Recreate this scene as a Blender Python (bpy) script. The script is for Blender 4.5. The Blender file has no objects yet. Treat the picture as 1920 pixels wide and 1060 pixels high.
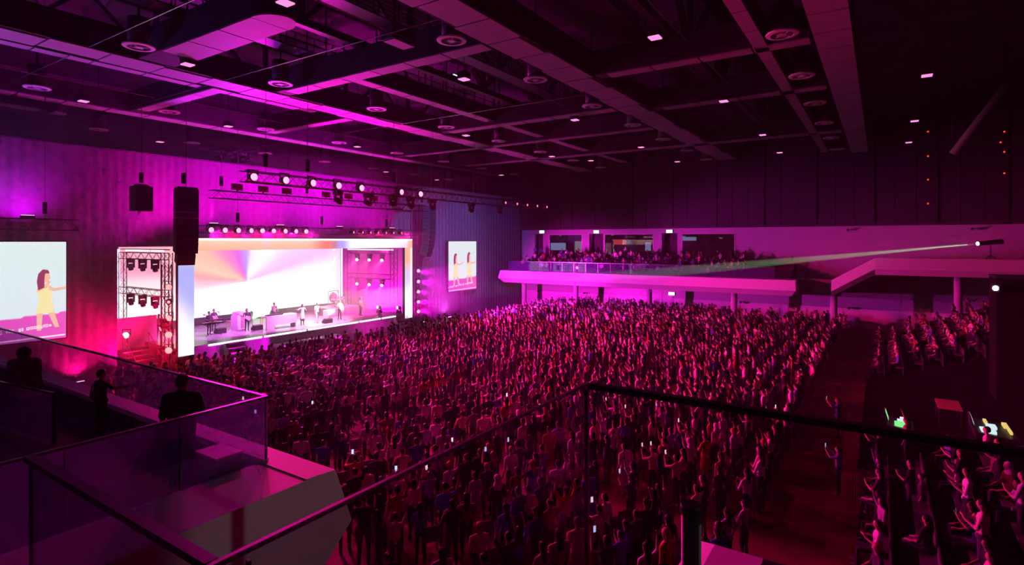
import bpy, bmesh, math, random
import numpy as np
from mathutils import Vector, Matrix

SC = bpy.context.scene
COL = SC.collection
RNG = random.Random(7)

# ------------------------------------------------------------------ camera
F_PX, HORIZON, CX, CAM_Z = 1050.0, 452.0, 960.0, 8.5
TH = math.atan2(690.0, 1050.0)                      # hall X axis lies this far right of the view axis
FWD = (math.cos(TH), math.sin(TH)); RGT = (math.sin(TH), -math.cos(TH))
cam_d = bpy.data.cameras.new('camera'); cam = bpy.data.objects.new('camera', cam_d); COL.objects.link(cam)
cam_d.sensor_width = 36; cam_d.lens = 36 * F_PX / 1920; cam_d.shift_y = -78 / 1920
cam_d.clip_start = 0.05; cam_d.clip_end = 300
cam.location = (0, 0, CAM_Z); cam.rotation_euler = (math.pi / 2, 0, TH - math.pi / 2)
SC.camera = cam

def ray(u):
    a = (u - CX) / F_PX
    return FWD[0] + a * RGT[0], FWD[1] + a * RGT[1]
def on_z(u, v, z):                                   # survey helpers: where a sight line meets a plane of the hall
    d = ray(u); k = (CAM_Z - z) * F_PX / (v - HORIZON)
    return d[0] * k, d[1] * k
def on_y(u, v, y):
    d = ray(u); k = y / d[1]
    return d[0] * k, y, CAM_Z + (HORIZON - v) * k / F_PX
def on_x(u, v, x):
    d = ray(u); k = x / d[0]
    return x, d[1] * k, CAM_Z + (HORIZON - v) * k / F_PX
def to_px(x, y, z):
    k = x * FWD[0] + y * FWD[1]
    if k < .05: return (-9999, -9999, k)
    return (CX + F_PX * (x * RGT[0] + y * RGT[1]) / k, HORIZON + F_PX * (CAM_Z - z) / k, k)

# ------------------------------------------------------------------ world, exposure
w = bpy.data.worlds.new('world'); SC.world = w; w.use_nodes = True
w.node_tree.nodes['Background'].inputs[0].default_value = (0.10, 0.0, 0.12, 1)
w.node_tree.nodes['Background'].inputs[1].default_value = 0.0
wv_ = w.node_tree.nodes.new('ShaderNodeVolumeScatter'); wv_.inputs['Density'].default_value = .0006; wv_.inputs['Anisotropy'].default_value = .2   # thin haze through the whole hall
w.node_tree.links.new(wv_.outputs[0], w.node_tree.nodes['World Output'].inputs['Volume'])
SC.view_settings.view_transform = 'Standard'; SC.view_settings.look = 'None'
SC.view_settings.exposure = 0.0; SC.view_settings.gamma = 1.0; SC.view_settings.use_curve_mapping = False
cy = SC.cycles
cy.use_denoising = True
cy.use_adaptive_sampling = True; cy.adaptive_threshold = 0.10; cy.adaptive_min_samples = 12
cy.max_bounces = 5; cy.diffuse_bounces = 1; cy.glossy_bounces = 3; cy.transparent_max_bounces = 24
cy.volume_bounces = 0; cy.sample_clamp_indirect = 2.0; cy.sample_clamp_direct = 0.0
cy.caustics_reflective = False; cy.caustics_refractive = False
cy.use_light_tree = True

MAGENTA = (1.0, 0.02, 0.70); HOT = (1.0, 0.0, 0.20); RED = (1.0, 0.0, 0.05); VIOLET = (0.42, 0.0, 1.0); BLUE = (0.10, 0.08, 1.0)

def lamp(kind, loc, power, color, parent=None, size=.1, aim=None, angle=60, blend=.6, name='lamp'):
    d = bpy.data.lights.new(name, kind); d.energy = power; d.color = color
    if kind in ('POINT', 'SPOT'): d.shadow_soft_size = size
    if kind == 'SPOT': d.spot_size = math.radians(angle); d.spot_blend = blend
    if kind == 'AREA': d.size = size
    o = bpy.data.objects.new(name, d); COL.objects.link(o); o.location = loc
    if aim is not None:
        o.rotation_euler = (Vector(aim) - Vector(loc)).to_track_quat('-Z', 'Y').to_euler()
    if parent is not None:
        o.parent = parent; o.matrix_parent_inverse = Matrix.Translation(-Vector(parent.location)) if parent.rotation_euler[2] == 0 else parent.matrix_basis.inverted()
    return o

# ------------------------------------------------------------------ materials
MATS = {}
def principled(name, col, rough=.6, metal=0.0, var=0.0, scale=6.0, bump=0.0, spec=.5):
    m = bpy.data.materials.new(name); m.use_nodes = True
    nt = m.node_tree; b = nt.nodes['Principled BSDF']
    b.inputs['Base Color'].default_value = (*col, 1); b.inputs['Roughness'].default_value = rough
    b.inputs['Metallic'].default_value = metal; b.inputs['Specular IOR Level'].default_value = spec
    if var or bump:
        tc = nt.nodes.new('ShaderNodeTexCoord'); nz = nt.nodes.new('ShaderNodeTexNoise')
        nz.inputs['Scale'].default_value = scale; nz.inputs['Detail'].default_value = 4
        nt.links.new(tc.outputs['Object'], nz.inputs['Vector'])
        if var:
            rp = nt.nodes.new('ShaderNodeValToRGB')
            rp.color_ramp.elements[0].position = .3; rp.color_ramp.elements[1].position = .7
            rp.color_ramp.elements[0].color = (*[c * (1 - var) for c in col], 1)
            rp.color_ramp.elements[1].color = (*[min(1, c * (1 + var)) for c in col], 1)
            nt.links.new(nz.outputs['Fac'], rp.inputs['Fac']); nt.links.new(rp.outputs['Color'], b.inputs['Base Color'])
        if bump:
            bp = nt.nodes.new('ShaderNodeBump'); bp.inputs['Strength'].default_value = bump
            nt.links.new(nz.outputs['Fac'], bp.inputs['Height']); nt.links.new(bp.outputs['Normal'], b.inputs['Normal'])
    MATS[name] = m; return m
def emission(name, col, strength):
    m = bpy.data.materials.new(name); m.use_nodes = True; nt = m.node_tree; nt.nodes.clear()
    e = nt.nodes.new('ShaderNodeEmission'); o = nt.nodes.new('ShaderNodeOutputMaterial')
    e.inputs[0].default_value = (*col, 1); e.inputs[1].default_value = strength
    nt.links.new(e.outputs[0], o.inputs[0]); MATS[name] = m; return m
def glass(name, tint, refl=.6, rough=.02, ior=1.5, film=0.0, filmcol=(.5, .3, .9)):
    m = bpy.data.materials.new(name); m.use_nodes = True; nt = m.node_tree; nt.nodes.clear()
    t = nt.nodes.new('ShaderNodeBsdfTransparent'); t.inputs[0].default_value = (*tint, 1)
    g = nt.nodes.new('ShaderNodeBsdfGlossy'); g.inputs[0].default_value = (refl, refl, refl, 1); g.inputs['Roughness'].default_value = rough
    f = nt.nodes.new('ShaderNodeFresnel'); geo = nt.nodes.new('ShaderNodeNewGeometry')
    e = nt.nodes.new('ShaderNodeMath'); e.operation = 'MULTIPLY_ADD'; e.inputs[1].default_value = -2; e.inputs[2].default_value = 1
    p = nt.nodes.new('ShaderNodeMath'); p.operation = 'POWER'; p.inputs[0].default_value = ior     # thin pane: no inner total reflection
    nt.links.new(geo.outputs['Backfacing'], e.inputs[0]); nt.links.new(e.outputs[0], p.inputs[1]); nt.links.new(p.outputs[0], f.inputs[0])
    x = nt.nodes.new('ShaderNodeMixShader'); o = nt.nodes.new('ShaderNodeOutputMaterial')
    nt.links.new(f.outputs[0], x.inputs[0]); nt.links.new(t.outputs[0], x.inputs[1]); nt.links.new(g.outputs[0], x.inputs[2])
    last = x
    if film:                                            # milky tinted film mixed over the pane
        df = nt.nodes.new('ShaderNodeBsdfTranslucent'); df.inputs[0].default_value = (*filmcol, 1); d2 = nt.nodes.new('ShaderNodeBsdfDiffuse'); d2.inputs[0].default_value = (*filmcol, 1)
        ad = nt.nodes.new('ShaderNodeMixShader'); nt.links.new(df.outputs[0], ad.inputs[1]); nt.links.new(d2.outputs[0], ad.inputs[2])
        last = nt.nodes.new('ShaderNodeMixShader'); last.inputs[0].default_value = film
        nt.links.new(x.outputs[0], last.inputs[1]); nt.links.new(ad.outputs[0], last.inputs[2])
    nt.links.new(last.outputs[0], o.inputs[0]); MATS[name] = m; return m
def screen_mat(name, strength):                       # LED picture stored per vertex on the screen's own grid
    m = bpy.data.materials.new(name); m.use_nodes = True; nt = m.node_tree; nt.nodes.clear()
    e = nt.nodes.new('ShaderNodeEmission'); o = nt.nodes.new('ShaderNodeOutputMaterial'); a = nt.nodes.new('ShaderNodeAttribute')
    a.attribute_name = 'Col'; nt.links.new(a.outputs['Color'], e.inputs[0]); e.inputs[1].default_value = strength
    nt.links.new(e.outputs[0], o.inputs[0]); MATS[name] = m; return m
def attr_mat(name, rough=.8, source='attr', lo=None, hi=None):
    m = bpy.data.materials.new(name); m.use_nodes = True; nt = m.node_tree; b = nt.nodes['Principled BSDF']
    b.inputs['Roughness'].default_value = rough; b.inputs['Specular IOR Level'].default_value = .2
    if source == 'attr':
        a = nt.nodes.new('ShaderNodeAttribute'); a.attribute_name = 'Col'; nt.links.new(a.outputs['Color'], b.inputs['Base Color'])
    elif source == 'object':
        a = nt.nodes.new('ShaderNodeObjectInfo'); nt.links.new(a.outputs['Color'], b.inputs['Base Color'])
    else:
        a = nt.nodes.new('ShaderNodeObjectInfo'); r = nt.nodes.new('ShaderNodeValToRGB')
        r.color_ramp.elements[0].color = (*lo, 1); r.color_ramp.elements[1].color = (*hi, 1)
        nt.links.new(a.outputs['Random'], r.inputs['Fac']); nt.links.new(r.outputs['Color'], b.inputs['Base Color'])
    MATS[name] = m; return m

principled('carpet', (.21, .065, .045), .9, var=.35, scale=1.2)
principled('black_drape', (.16, .15, .17), .9, var=.2, scale=3)
principled('wall_plaster', (.48, .44, .48), .8, var=.05, scale=.8)
principled('wall_dark', (.055, .05, .06), .8, var=.25, scale=1.5)
principled('wall_panel', (.20, .17, .20), .7, var=.1, scale=2)
principled('wall_slat', (.038, .03, .042), .7, var=.1, scale=2)
principled('fascia_white', (.72, .68, .72), .6, var=.04, scale=1.5)
principled('slab_grey', (.30, .28, .30), .8, var=.15, scale=2)
principled('dark_floor', (.045, .035, .04), .7, var=.2, scale=2)
principled('roof_deck', (.07, .065, .085), .9, var=.3, scale=.6)
principled('ceiling_panel', (.36, .33, .36), .6, var=.06, scale=1.2)
principled('ceiling_dark', (.035, .03, .035), .8, var=.2, scale=1.5)
principled('duct_dark', (.10, .09, .10), .5, var=.15, scale=3)
principled('duct_ring', (.75, .72, .75), .4)
principled('steel_dark', (.05, .045, .055), .5, .3)
principled('steel_rail', (.45, .42, .47), .25, .9)
principled('rail_satin', (.85, .8, .88), .35, .2)
principled('rail_cap', (.12, .10, .12), .3, .6)
principled('truss_metal', (.32, .30, .32), .4, .6)
principled('truss_black', (.05, .04, .05), .5, .3)
principled('black_plastic', (.025, .022, .028), .5)
principled('black_cloth', (.012, .011, .012), .95, spec=.05)
principled('speaker_grille', (.035, .03, .04), .7, var=.4, scale=60)
principled('stage_deck', (.35, .30, .36), .25, var=.1, scale=2)
principled('stage_skirt', (.28, .22, .28), .8, var=.2, scale=2)
principled('white_lacquer', (.9, .88, .9), .4)
principled('amp_white', (.8, .75, .8), .6, var=.05, scale=8)
principled('grille_pink', (.55, .22, .35), .8, var=.2, scale=80)
principled('wood', (.45, .25, .12), .5, var=.3, scale=8)
principled('chrome', (.7, .68, .72), .15, 1.0)
principled('drum_shell', (.75, .55, .60), .3)
principled('cymbal', (.75, .55, .20), .25, .9)
principled('gong_bronze', (.45, .25, .30), .35, .6)
principled('chair_shell', (.10, .075, .10), .6, var=.15, scale=5)
principled('brace_pink', (.55, .45, .55), .6)
principled('canopy_white', (.7, .66, .7), .7)
principled('door_paint', (.55, .50, .56), .6, var=.05, scale=2)
principled('glint_green', (.40, .85, .45), .3)
principled('gel_red', (.35, .02, .06), .4)
principled('red_lid', (.75, .08, .12), .5)
emission('lens_hot', (1.0, .24, .40), 2.6)
emission('lens_red', (1.0, .22, .20), 2.6)
emission('lens_small', (1.0, .16, .30), 2.2)
emission('lens_white', (.9, 1.0, 1.0), 10.0)
emission('lens_warm', (1.0, .55, .50), 3.0)
emission('tube_pink', (1.0, .62, 1.0), 3.0)
emission('tube_white', (1.0, .82, 1.0), 3.5)
emission('house_light_face', (1.0, .30, .75), 1.1)
emission('exit_face', (.55, 1.0, .70), 2.2)
emission('phone_screen', (.55, .70, 1.0), 1.1)
emission('phone_screen_warm', (1.0, .75, .80), 1.1)
emission('console_green', (.25, 1.0, .30), .9)
emission('console_white', (.75, .95, 1.0), .9)
emission('console_yellow', (1.0, .75, .2), .8)
emission('indicator_red', (1.0, .03, .02), 2.5)
emission('tv_blue', (.45, .60, 1.0), .5)
emission('work_light', (.6, .7, 1.0), 1.6)
glass('glass_near', (.86, .80, .89), .8)
glass('glass_rail', (.86, .78, .95), 1.0, .02, 1.6, .10, (.50, .35, 1.0))
glass('glass_window', (.80, .74, .84), 1.0, .02, 1.9)
screen_mat('led_wall', 1.25); screen_mat('led_portal', 1.08); screen_mat('led_imag', .92)
attr_mat('shirt_obj', .85, 'object'); attr_mat('hair_obj', .55, 'object')
attr_mat('trousers_rand', .85, 'rand', (.012, .012, .02), (.09, .08, .12))
attr_mat('skin_rand', .55, 'rand', (.30, .16, .10), (.62, .40, .30))
attr_mat('shoe_rand', .6, 'rand', (.02, .02, .02), (.4, .38, .38))
attr_mat('crowd_attr', .8, 'attr')

# ------------------------------------------------------------------ mesh helpers
class MB:
    def __init__(s): s.v = []; s.f = []
    def add(s, vs, fs):
        n = len(s.v); s.v += [tuple(p) for p in vs]; s.f += [tuple(i + n for i in f) for f in fs]; return s
    def box(s, x0, x1, y0, y1, z0, z1):
        return s.add([(x0,y0,z0),(x1,y0,z0),(x1,y1,z0),(x0,y1,z0),(x0,y0,z1),(x1,y0,z1),(x1,y1,z1),(x0,y1,z1)],
                     [(3,2,1,0),(4,5,6,7),(0,1,5,4),(1,2,6,5),(2,3,7,6),(3,0,4,7)])
    def tube(s, p, q, r, r2=None, n=8, cap=True):
        p = Vector(p); q = Vector(q); d = q - p
        if d.length < 1e-6: return s
        r2 = r if r2 is None else r2
        t = d.normalized(); a = t.orthogonal().normalized(); b = t.cross(a)
        vs = []
        for c, rr in ((p, r), (q, r2)):
            for i in range(n):
                g = 2 * math.pi * i / n; vs.append(c + a * (rr * math.cos(g)) + b * (rr * math.sin(g)))
        fs = [(i, (i + 1) % n, n + (i + 1) % n, n + i) for i in range(n)]
        if cap: fs += [tuple(range(n))[::-1], tuple(range(n, 2 * n))]
        return s.add(vs, fs)
    def path(s, pts, r, n=6):
        for a, b in zip(pts[:-1], pts[1:]): s.tube(a, b, r, n=n)
        return s
    def lathe(s, prof, n=16, o=(0, 0, 0), axis='z'):
        vs = []; m = len(prof)
        for r, h in prof:
            for i in range(n):
                g = 2 * math.pi * i / n; x, y = r * math.cos(g), r * math.sin(g)
                p = (x, y, h) if axis == 'z' else ((x, h, y) if axis == 'y' else (h, x, y))
                vs.append((p[0] + o[0], p[1] + o[1], p[2] + o[2]))
        fs = [(j * n + i, j * n + (i + 1) % n, (j + 1) * n + (i + 1) % n, (j + 1) * n + i) for j in range(m - 1) for i in range(n)]
        loop = prof[0] == prof[-1]
        if prof[0][0] > 1e-5 and not loop: fs.append(tuple(range(n))[::-1])
        if prof[-1][0] > 1e-5 and not loop: fs.append(tuple(range((m - 1) * n, m * n)))
        return s.add(vs, fs)
    def prism(s, poly, y0, y1, axis='y'):                # extrude a 2-D outline (a, z)
        n = len(poly)
        f = (lambda a, b, t: (a, t, b)) if axis == 'y' else ((lambda a, b, t: (t, a, b)) if axis == 'x' else (lambda a, b, t: (a, b, t)))
        vs = [f(a, b, y0) for a, b in poly] + [f(a, b, y1) for a, b in poly]
        fs = [(i, (i + 1) % n, n + (i + 1) % n, n + i) for i in range(n)] + [tuple(range(n))[::-1], tuple(range(n, 2 * n))]
        return s.add(vs, fs)
    def ball(s, c, rx, ry=None, rz=None, n=10, m=6):
        ry = rx if ry is None else ry; rz = rx if rz is None else rz
        vs = []; fs = []
        for j in range(m + 1):
            t = math.pi * j / m
            for i in range(n):
                g = 2 * math.pi * i / n
                vs.append((c[0] + rx * math.sin(t) * math.cos(g), c[1] + ry * math.sin(t) * math.sin(g), c[2] + rz * math.cos(t)))
        for j in range(m):
            for i in range(n): fs.append((j*n+i, (j+1)*n+i, (j+1)*n+(i+1)%n, j*n+(i+1)%n))
        return s.add(vs, fs)
    def mesh(s, name, mat=None, smooth=False):
        me = bpy.data.meshes.new(name); me.from_pydata(s.v, [], s.f)
        bm = bmesh.new(); bm.from_mesh(me); bmesh.ops.remove_doubles(bm, verts=bm.verts, dist=1e-5)
        bmesh.ops.recalc_face_normals(bm, faces=bm.faces); bm.to_mesh(me); bm.free()
        if mat: me.materials.append(MATS[mat])
        if smooth:
            me.polygons.foreach_set('use_smooth', [True] * len(me.polygons))
        return me
    def build(s, name, mat, parent=None, loc=(0, 0, 0), rz=0, smooth=False):
        return link(name, s.mesh(name, mat, smooth), parent, loc, rz)
def link(name, me, parent=None, loc=(0, 0, 0), rz=0):
    o = bpy.data.objects.new(name, me); COL.objects.link(o); o.location = loc; o.rotation_euler = (0, 0, rz)
    if parent is not None: o.parent = parent
    return o
def tag(o, label=None, cat=None, group=None, kind=None):
    if label: o['label'] = label
    if cat: o['category'] = cat
    if group: o['group'] = group
    if kind: o['kind'] = kind
    return o
def thing(name, label, cat, loc=(0, 0, 0), rz=0, group=None):
    o = bpy.data.objects.new(name, None); COL.objects.link(o); o.empty_display_size = .2
    o.location = loc; o.rotation_euler = (0, 0, rz); return tag(o, label, cat, group)
def setting(name, label, loc=(0, 0, 0)):
    o = bpy.data.objects.new(name, None); COL.objects.link(o); o.location = loc
    return tag(o, label, None, None, 'structure')
def struct(name, mb, mat, label):
    return tag(mb.build(name, mat), label, None, None, 'structure')
def dup(root, loc, rz=None, label=None):
    r = root.copy(); COL.objects.link(r); r.location = loc
    if rz is not None: r.rotation_euler = (0, 0, rz)
    if label: r['label'] = label
    for ch in list(root.children):
        c = ch.copy(); COL.objects.link(c); c.parent = r
        for g in list(ch.children):
            d = g.copy(); COL.objects.link(d); d.parent = c
    return r
def grid_screen(name, p0, du, dv, nu, nv, fn, mat, parent=None):
    p0 = Vector(p0); du = Vector(du); dv = Vector(dv)
    vs = [p0 + du * (i / nu) + dv * (j / nv) for j in range(nv + 1) for i in range(nu + 1)]
    fs = [(j*(nu+1)+i, j*(nu+1)+i+1, (j+1)*(nu+1)+i+1, (j+1)*(nu+1)+i) for j in range(nv) for i in range(nu)]
    me = bpy.data.meshes.new(name); me.from_pydata([tuple(v) for v in vs], [], fs)
    at = me.color_attributes.new('Col', 'FLOAT_COLOR', 'POINT')
    at.data.foreach_set('color', [c for j in range(nv + 1) for i in range(nu + 1) for c in (*fn(i / nu, j / nv), 1.0)])
    me.materials.append(MATS[mat]); return link(name, me, parent)
def lerp(a, b, t): return tuple(x + (y - x) * t for x, y in zip(a, b))
def sstep(a, b, x):
    t = min(1, max(0, (x - a) / (b - a))); return t * t * (3 - 2 * t)

# ================================================================== THE HALL
X0, X1, Y0, Y1, ZTOP = -6.0, 64.0, -14.0, 56.0, 22.0
struct('floor', MB().box(X0 - 2, X1 + 8, Y0, Y1, -.3, 0), 'carpet', 'red-brown carpeted floor of the concert hall')
struct('ceiling', MB().box(X0 - 2, X1 + 8, Y0, Y1, ZTOP, ZTOP + .3), 'roof_deck', 'dark roof deck high above the hall')
struct('wall_left', MB().box(X0 - .3, X0, Y0, Y1, 0, ZTOP), 'wall_panel', 'plain side wall behind the near balconies')
struct('wall_back', MB().box(X0, X1 + 8, Y0 - .3, Y0, 0, ZTOP), 'wall_dark', 'dark wall at the rear of the hall')
struct('wall_stage_end', MB().box(X0, X1 + 8, Y1, Y1 + .3, 0, ZTOP), 'wall_panel', 'hazy end wall above and behind the stage drapes')

# stage drapes: black cloth with folds, open in the middle for the stage
ws = setting('wall_stage', 'tall black masking drapes either side of the stage')
def drape(x0, x1, z0, z1, y, parent, amp=.02, pitch=.55):
    n = int((x1 - x0) / (pitch / 6)); vs = []; fs = []
    for i in range(n + 1):
        x = x0 + (x1 - x0) * i / n
        yy = y + amp * math.sin(2 * math.pi * x / pitch + 1.3 * math.sin(x * .7)) + .06 * math.sin(x * .9)
        vs += [(x, yy, z0), (x, yy, z1), (x, yy + .03, z1), (x, yy + .03, z0)]
    for i in range(n):
        a, b = 4 * i, 4 * i + 4
        for k in range(4): fs.append((a + k, b + k, b + (k + 1) % 4, a + (k + 1) % 4))
    fs += [(0, 1, 2, 3), tuple(4 * n + k for k in (3, 2, 1, 0))]
    return MB().add(vs, fs).build('drape', 'black_drape', parent)
drape(X0, 10.0, 0, 14.2, 40.2, ws); drape(10.03, 15.85, 0, 14.2, 40.2, ws)
drape(42.6, 50.0, 0, 14.2, 40.2, ws); drape(50.03, 63.2, 0, 14.2, 40.2, ws)
drape(15.88, 42.57, 8.15, 14.2, 40.35, ws)
MB().tube((X0, 40.2, 14.25), (63.2, 40.2, 14.25), .06).build('drape_pipe', 'steel_dark', ws)
# side wings of the stage pocket
struct('wall_wing_left', MB().box(14.6, 14.8, 40.4, 49, 0, 12), 'wall_dark', 'dark masking wall left of the stage pocket')
struct('wall_wing_right', MB().box(42.9, 43.1, 40.4, 49, 0, 12), 'wall_panel', 'dark masking wall right of the stage pocket')
struct('wall_wing_rear', MB().box(14.8, 42.9, 49, 49.2, 0, 12), 'wall_panel', 'dark masking wall behind the screen')

# ---- right side wall: pale lower storey with suite windows, dark ribbed upper storey
def yz(u, v, x=X1):
    p = on_x(u, v, x); return p[1], p[2]
wr = setting('wall_right', 'pale side wall behind the opposite balcony')
WIN = [(1030, 1092), (1133, 1226), (1278, 1379)]
ZW0, ZW1 = 6.3, 9.35
holes = []
for a, b in WIN: holes.append((yz(b, 450)[0], yz(a, 450)[0], ZW0, ZW1, 'w'))
for a, b in ((1003, 1018), (1105, 1131), (1241, 1270)): holes.append((yz(b, 450)[0], yz(a, 450)[0], 5.9, 9.4, 'd'))
holes.sort()
m = MB(); cur = Y0
for h in holes:
    m.box(X1, X1 + .35, cur, h[0], 4.0, 9.95); m.box(X1, X1 + .35, h[0], h[1], h[3], 9.95); m.box(X1, X1 + .35, h[0], h[1], 4.0, h[2]); cur = h[1]
m.box(X1, X1 + .35, cur, 40.5, 4.0, 9.95); m.box(X1, X1 + .35, Y0, 40.5, 0, 4.0)
m.build('plaster', 'wall_plaster', wr)
MB().box(X1 - .06, X1 - .002, Y0, 40, 0, 1.9).build('dado', 'fascia_white', wr)
wu = setting('wall_upper_right', 'dark ribbed panelling above the suites')
MB().box(X1 - .9, X1 + .35, Y0, Y1, 9.95, 10.15).build('soffit', 'wall_dark', wu)
for k in range(43):
    y = Y0 + .05 + 1.6 * k
    MB().box(X1 - .85 - (.12 if k % 3 == 0 else 0), X1 - .4, y, y + 1.55, 10.15, 20.5).build('panel', 'wall_slat', wu)
MB().box(X1 - .4, X1 + .35, Y0, Y1, 10.15, 22).build('backing', 'wall_dark', wu)
nwin = 0; ndoor = 0
for h in holes:
    if h[4] == 'w':
        nwin += 1
        s = setting('window_%d' % nwin, ['pale framed suite window with red-lit room nearest the pale wall', 'wide suite window reflecting the stage between two dark doorways', 'suite window with a blue screen inside nearest the stage'][nwin - 1])
        fr = MB(); fr.box(X1 - .05, X1 + .05, h[0], h[1], h[2] - .08, h[2]).box(X1 - .05, X1 + .05, h[0], h[1], h[3] - .08, h[3])
        fr.box(X1 - .05, X1 + .05, h[0], h[0] + .1, h[2], h[3]).box(X1 - .05, X1 + .05, h[1] - .1, h[1], h[2], h[3])
        fr.build('window_frame', 'fascia_white', s)
        MB().box(X1 - .01, X1 + .01, h[0] + .1, h[1] - .1, h[2], h[3] - .08).build('pane', 'glass_window', s)
    else:
        ndoor += 1
        s = setting('door_%d' % ndoor, 'dark open doorway between the suite windows')
        MB().box(X1 + .9, X1 + 1.0, h[0], h[1], h[2], h[3]).build('door_leaf', 'wall_dark', s)
        MB().box(X1 + .35, X1 + .9, h[0] - .05, h[0], h[2], h[3]).build('door_frame', 'wall_dark', s)
# suites behind the glass
sr = setting('wall_suites', 'dim suite rooms behind the windows')
MB().box(X1 + 4.8, X1 + 5, 2, 40, 4, 10).build('rear_wall', 'wall_panel', sr)
MB().box(X1 + .35, X1 + 5, 2, 40, 9.95, 10.15).build('soffit', 'wall_dark', sr)
MB().box(X1 + .35, X1 + 5, 2, 40, 5.6, 5.9).build('slab', 'dark_floor', sr)
for y in (16.5, 25.9, 29.6): MB().box(X1 + 1.05, X1 + 4.8, y, y + .15, 5.9, 9.95).build('partition', 'wall_panel', sr)
def tv(u0, u1, v0, v1, x, label):
    t = thing('television', label, 'screen', on_x((u0 + u1) / 2, v1, x))
    ya, za = yz(u0, v0, x); yb, zb = yz(u1, v1, x); lx, ly, lz = t.location
    MB().box(.03, .1, yb - ly, ya - ly, zb - lz, za - lz).build('housing', 'black_plastic', t)
    MB().box(.0, .03, yb - ly + .04, ya - ly - .04, zb - lz + .04, za - lz - .04).build('display', 'tv_blue', t)
tv(1031, 1061, 455, 470, X1 + 4.4, 'pale blue screen inside the suite window nearest the stage')
tv(1209, 1221, 454, 471, X1 + 4.4, 'narrow pale blue screen at the right end of the middle suite window')
tv(1276, 1306, 444, 452, X1 + 4.4, 'small screen high inside the rightmost suite')
MATS['reflection_red'] = emission('reflection_red', (1, .08, .06), .7)
t = thing('red_reflection', 'red reflection built as a glowing panel in the middle suite', 'reflection', on_x(1172, 456, X1 + 4.7))
MB().box(0, .06, -1.5, 1.5, -.2, .45).build('glow_panel', 'reflection_red', t)  # glowing panel stands in for red text reflected in the window
# fire doors below the balcony
for i, (u0, u1, v0) in enumerate(((1222, 1262, 556), (1205, 1213, 560))):
    ya, zt = yz(u0, v0, X1 - .1); yb, _ = yz(u1, v0, X1 - .1)
    if i == 0:
        d = setting('door_4', 'pale double fire door under the opposite balcony')
        MB().box(X1 - .1, X1 - .06, yb, (ya + yb) / 2 - .01, .02, 2.3).build('door_leaf', 'door_paint', d)
        MB().box(X1 - .1, X1 - .06, (ya + yb) / 2 + .01, ya, .02, 2.3).build('door_leaf', 'door_paint', d)
        MB().box(X1 - .14, X1 - .1, (ya + yb) / 2 - .12, (ya + yb) / 2 - .06, .95, 1.25).build('door_handle', 'steel_dark', d)
def exit_sign(u, v, x, label):
    t = thing('exit_sign', label, 'exit sign', on_x(u, v, x), 0, 'glowing exit signs')
    MB().box(.0, .12, -.38, .38, -.2, .2).build('case', 'black_plastic', t)
    MB().box(-.02, 0, -.36, .36, -.18, .18).build('face', 'exit_face', t)
for u, v, x, l in ((1016, 435, X1 - .13, 'green exit sign above the doorway nearest the stage'), (1118, 435, X1 - .13, 'green exit sign above the doorway between first and second suite windows'),
                   (1255, 434, X1 - .13, 'green exit sign above the doorway left of the last suite window'), (1259, 551, X1 - .13, 'green exit sign over the pale fire door under the balcony')):
    exit_sign(u, v, x, l)
for k, (u, v) in enumerate(((1050, 442), (1148, 441), (1283, 443), (1352, 447))):
    t = thing('downlight', ['greenish downlight in the suite nearest the stage', 'greenish downlight in the middle suite', 'greenish downlight at the left of the last suite', 'small greenish downlight deep in the last suite'][k], 'downlight', on_x(u, v, X1 + 2.5))
    MB().lathe([(.22, 0), (.22, .12), (.28, .12), (.28, .16)], 12).build('trim_ring', 'fascia_white', t)
    MB().lathe([(.0, -.01), (.2, -.01), (.2, .02)], 12).build('diffuser', 'exit_face', t)

# ---- opposite lower balcony
LB = setting('balcony_lower_opposite', 'long white faceted lower balcony across the hall')
YA, YB = 6.4, 39.3
def faceted(parent, name, yA, yB, sx=1, xo=57.0, cham=.5):
    # hexagonal parapet: (x offset outward negative), with mitred ends
    prof = [(.9, 4.95), (0.0, 4.88), (-.33, 3.95), (.35, 3.4), (.9, 3.4)]
    vs = []; n = len(prof)
    for y, sg in ((yA, 1), (yB, -1)):
        for (dx, z) in prof: vs.append((xo + sx * dx, y + sg * (.0 if dx >= .9 else (cham * (.15 + (z == 3.4) * .7 + (z < 4.5 and z > 3.5) * -.15))), z))
    fs = [(i, (i + 1) % n, n + (i + 1) % n, n + i) for i in range(n)] + [tuple(range(n))[::-1], tuple(range(n, 2 * n))]
    return MB().add(vs, fs).build(name, 'fascia_white', parent)
faceted(LB, 'fascia', YA, YB)
MB().box(57.9, X1, YA, YB, 3.4, 4.5).build('slab', 'slab_grey', LB)
for k in range(6):
    MB().box(59.0 + k * .8, X1 - .001, 7.2, 39.0, 4.5, 4.72 + .28 * k).build('tier', 'dark_floor', LB)
MB().box(58.3, 63.9, 6.4, 6.6, 4.5, 5.0).build('end_wall', 'wall_dark', LB)
rl = thing('glass_railing', 'long glass balustrade on the white balcony across the hall', 'railing', (57.45, 8.3, 4.93))
for k in range(20):
    MB().box(-.008, .008, 1.5 * k + .015, 1.5 * k + 1.485, 0, 1.06).build('glass_pane', 'glass_rail', rl)
for k in range(21): MB().box(-.012, .012, 1.5 * k - .012, 1.5 * k + .012, 0, 1.06).build('post', 'steel_rail', rl)
MB().box(-.02, .02, 0, 30, 1.06, 1.1).build('handrail', 'steel_rail', rl)
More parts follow.
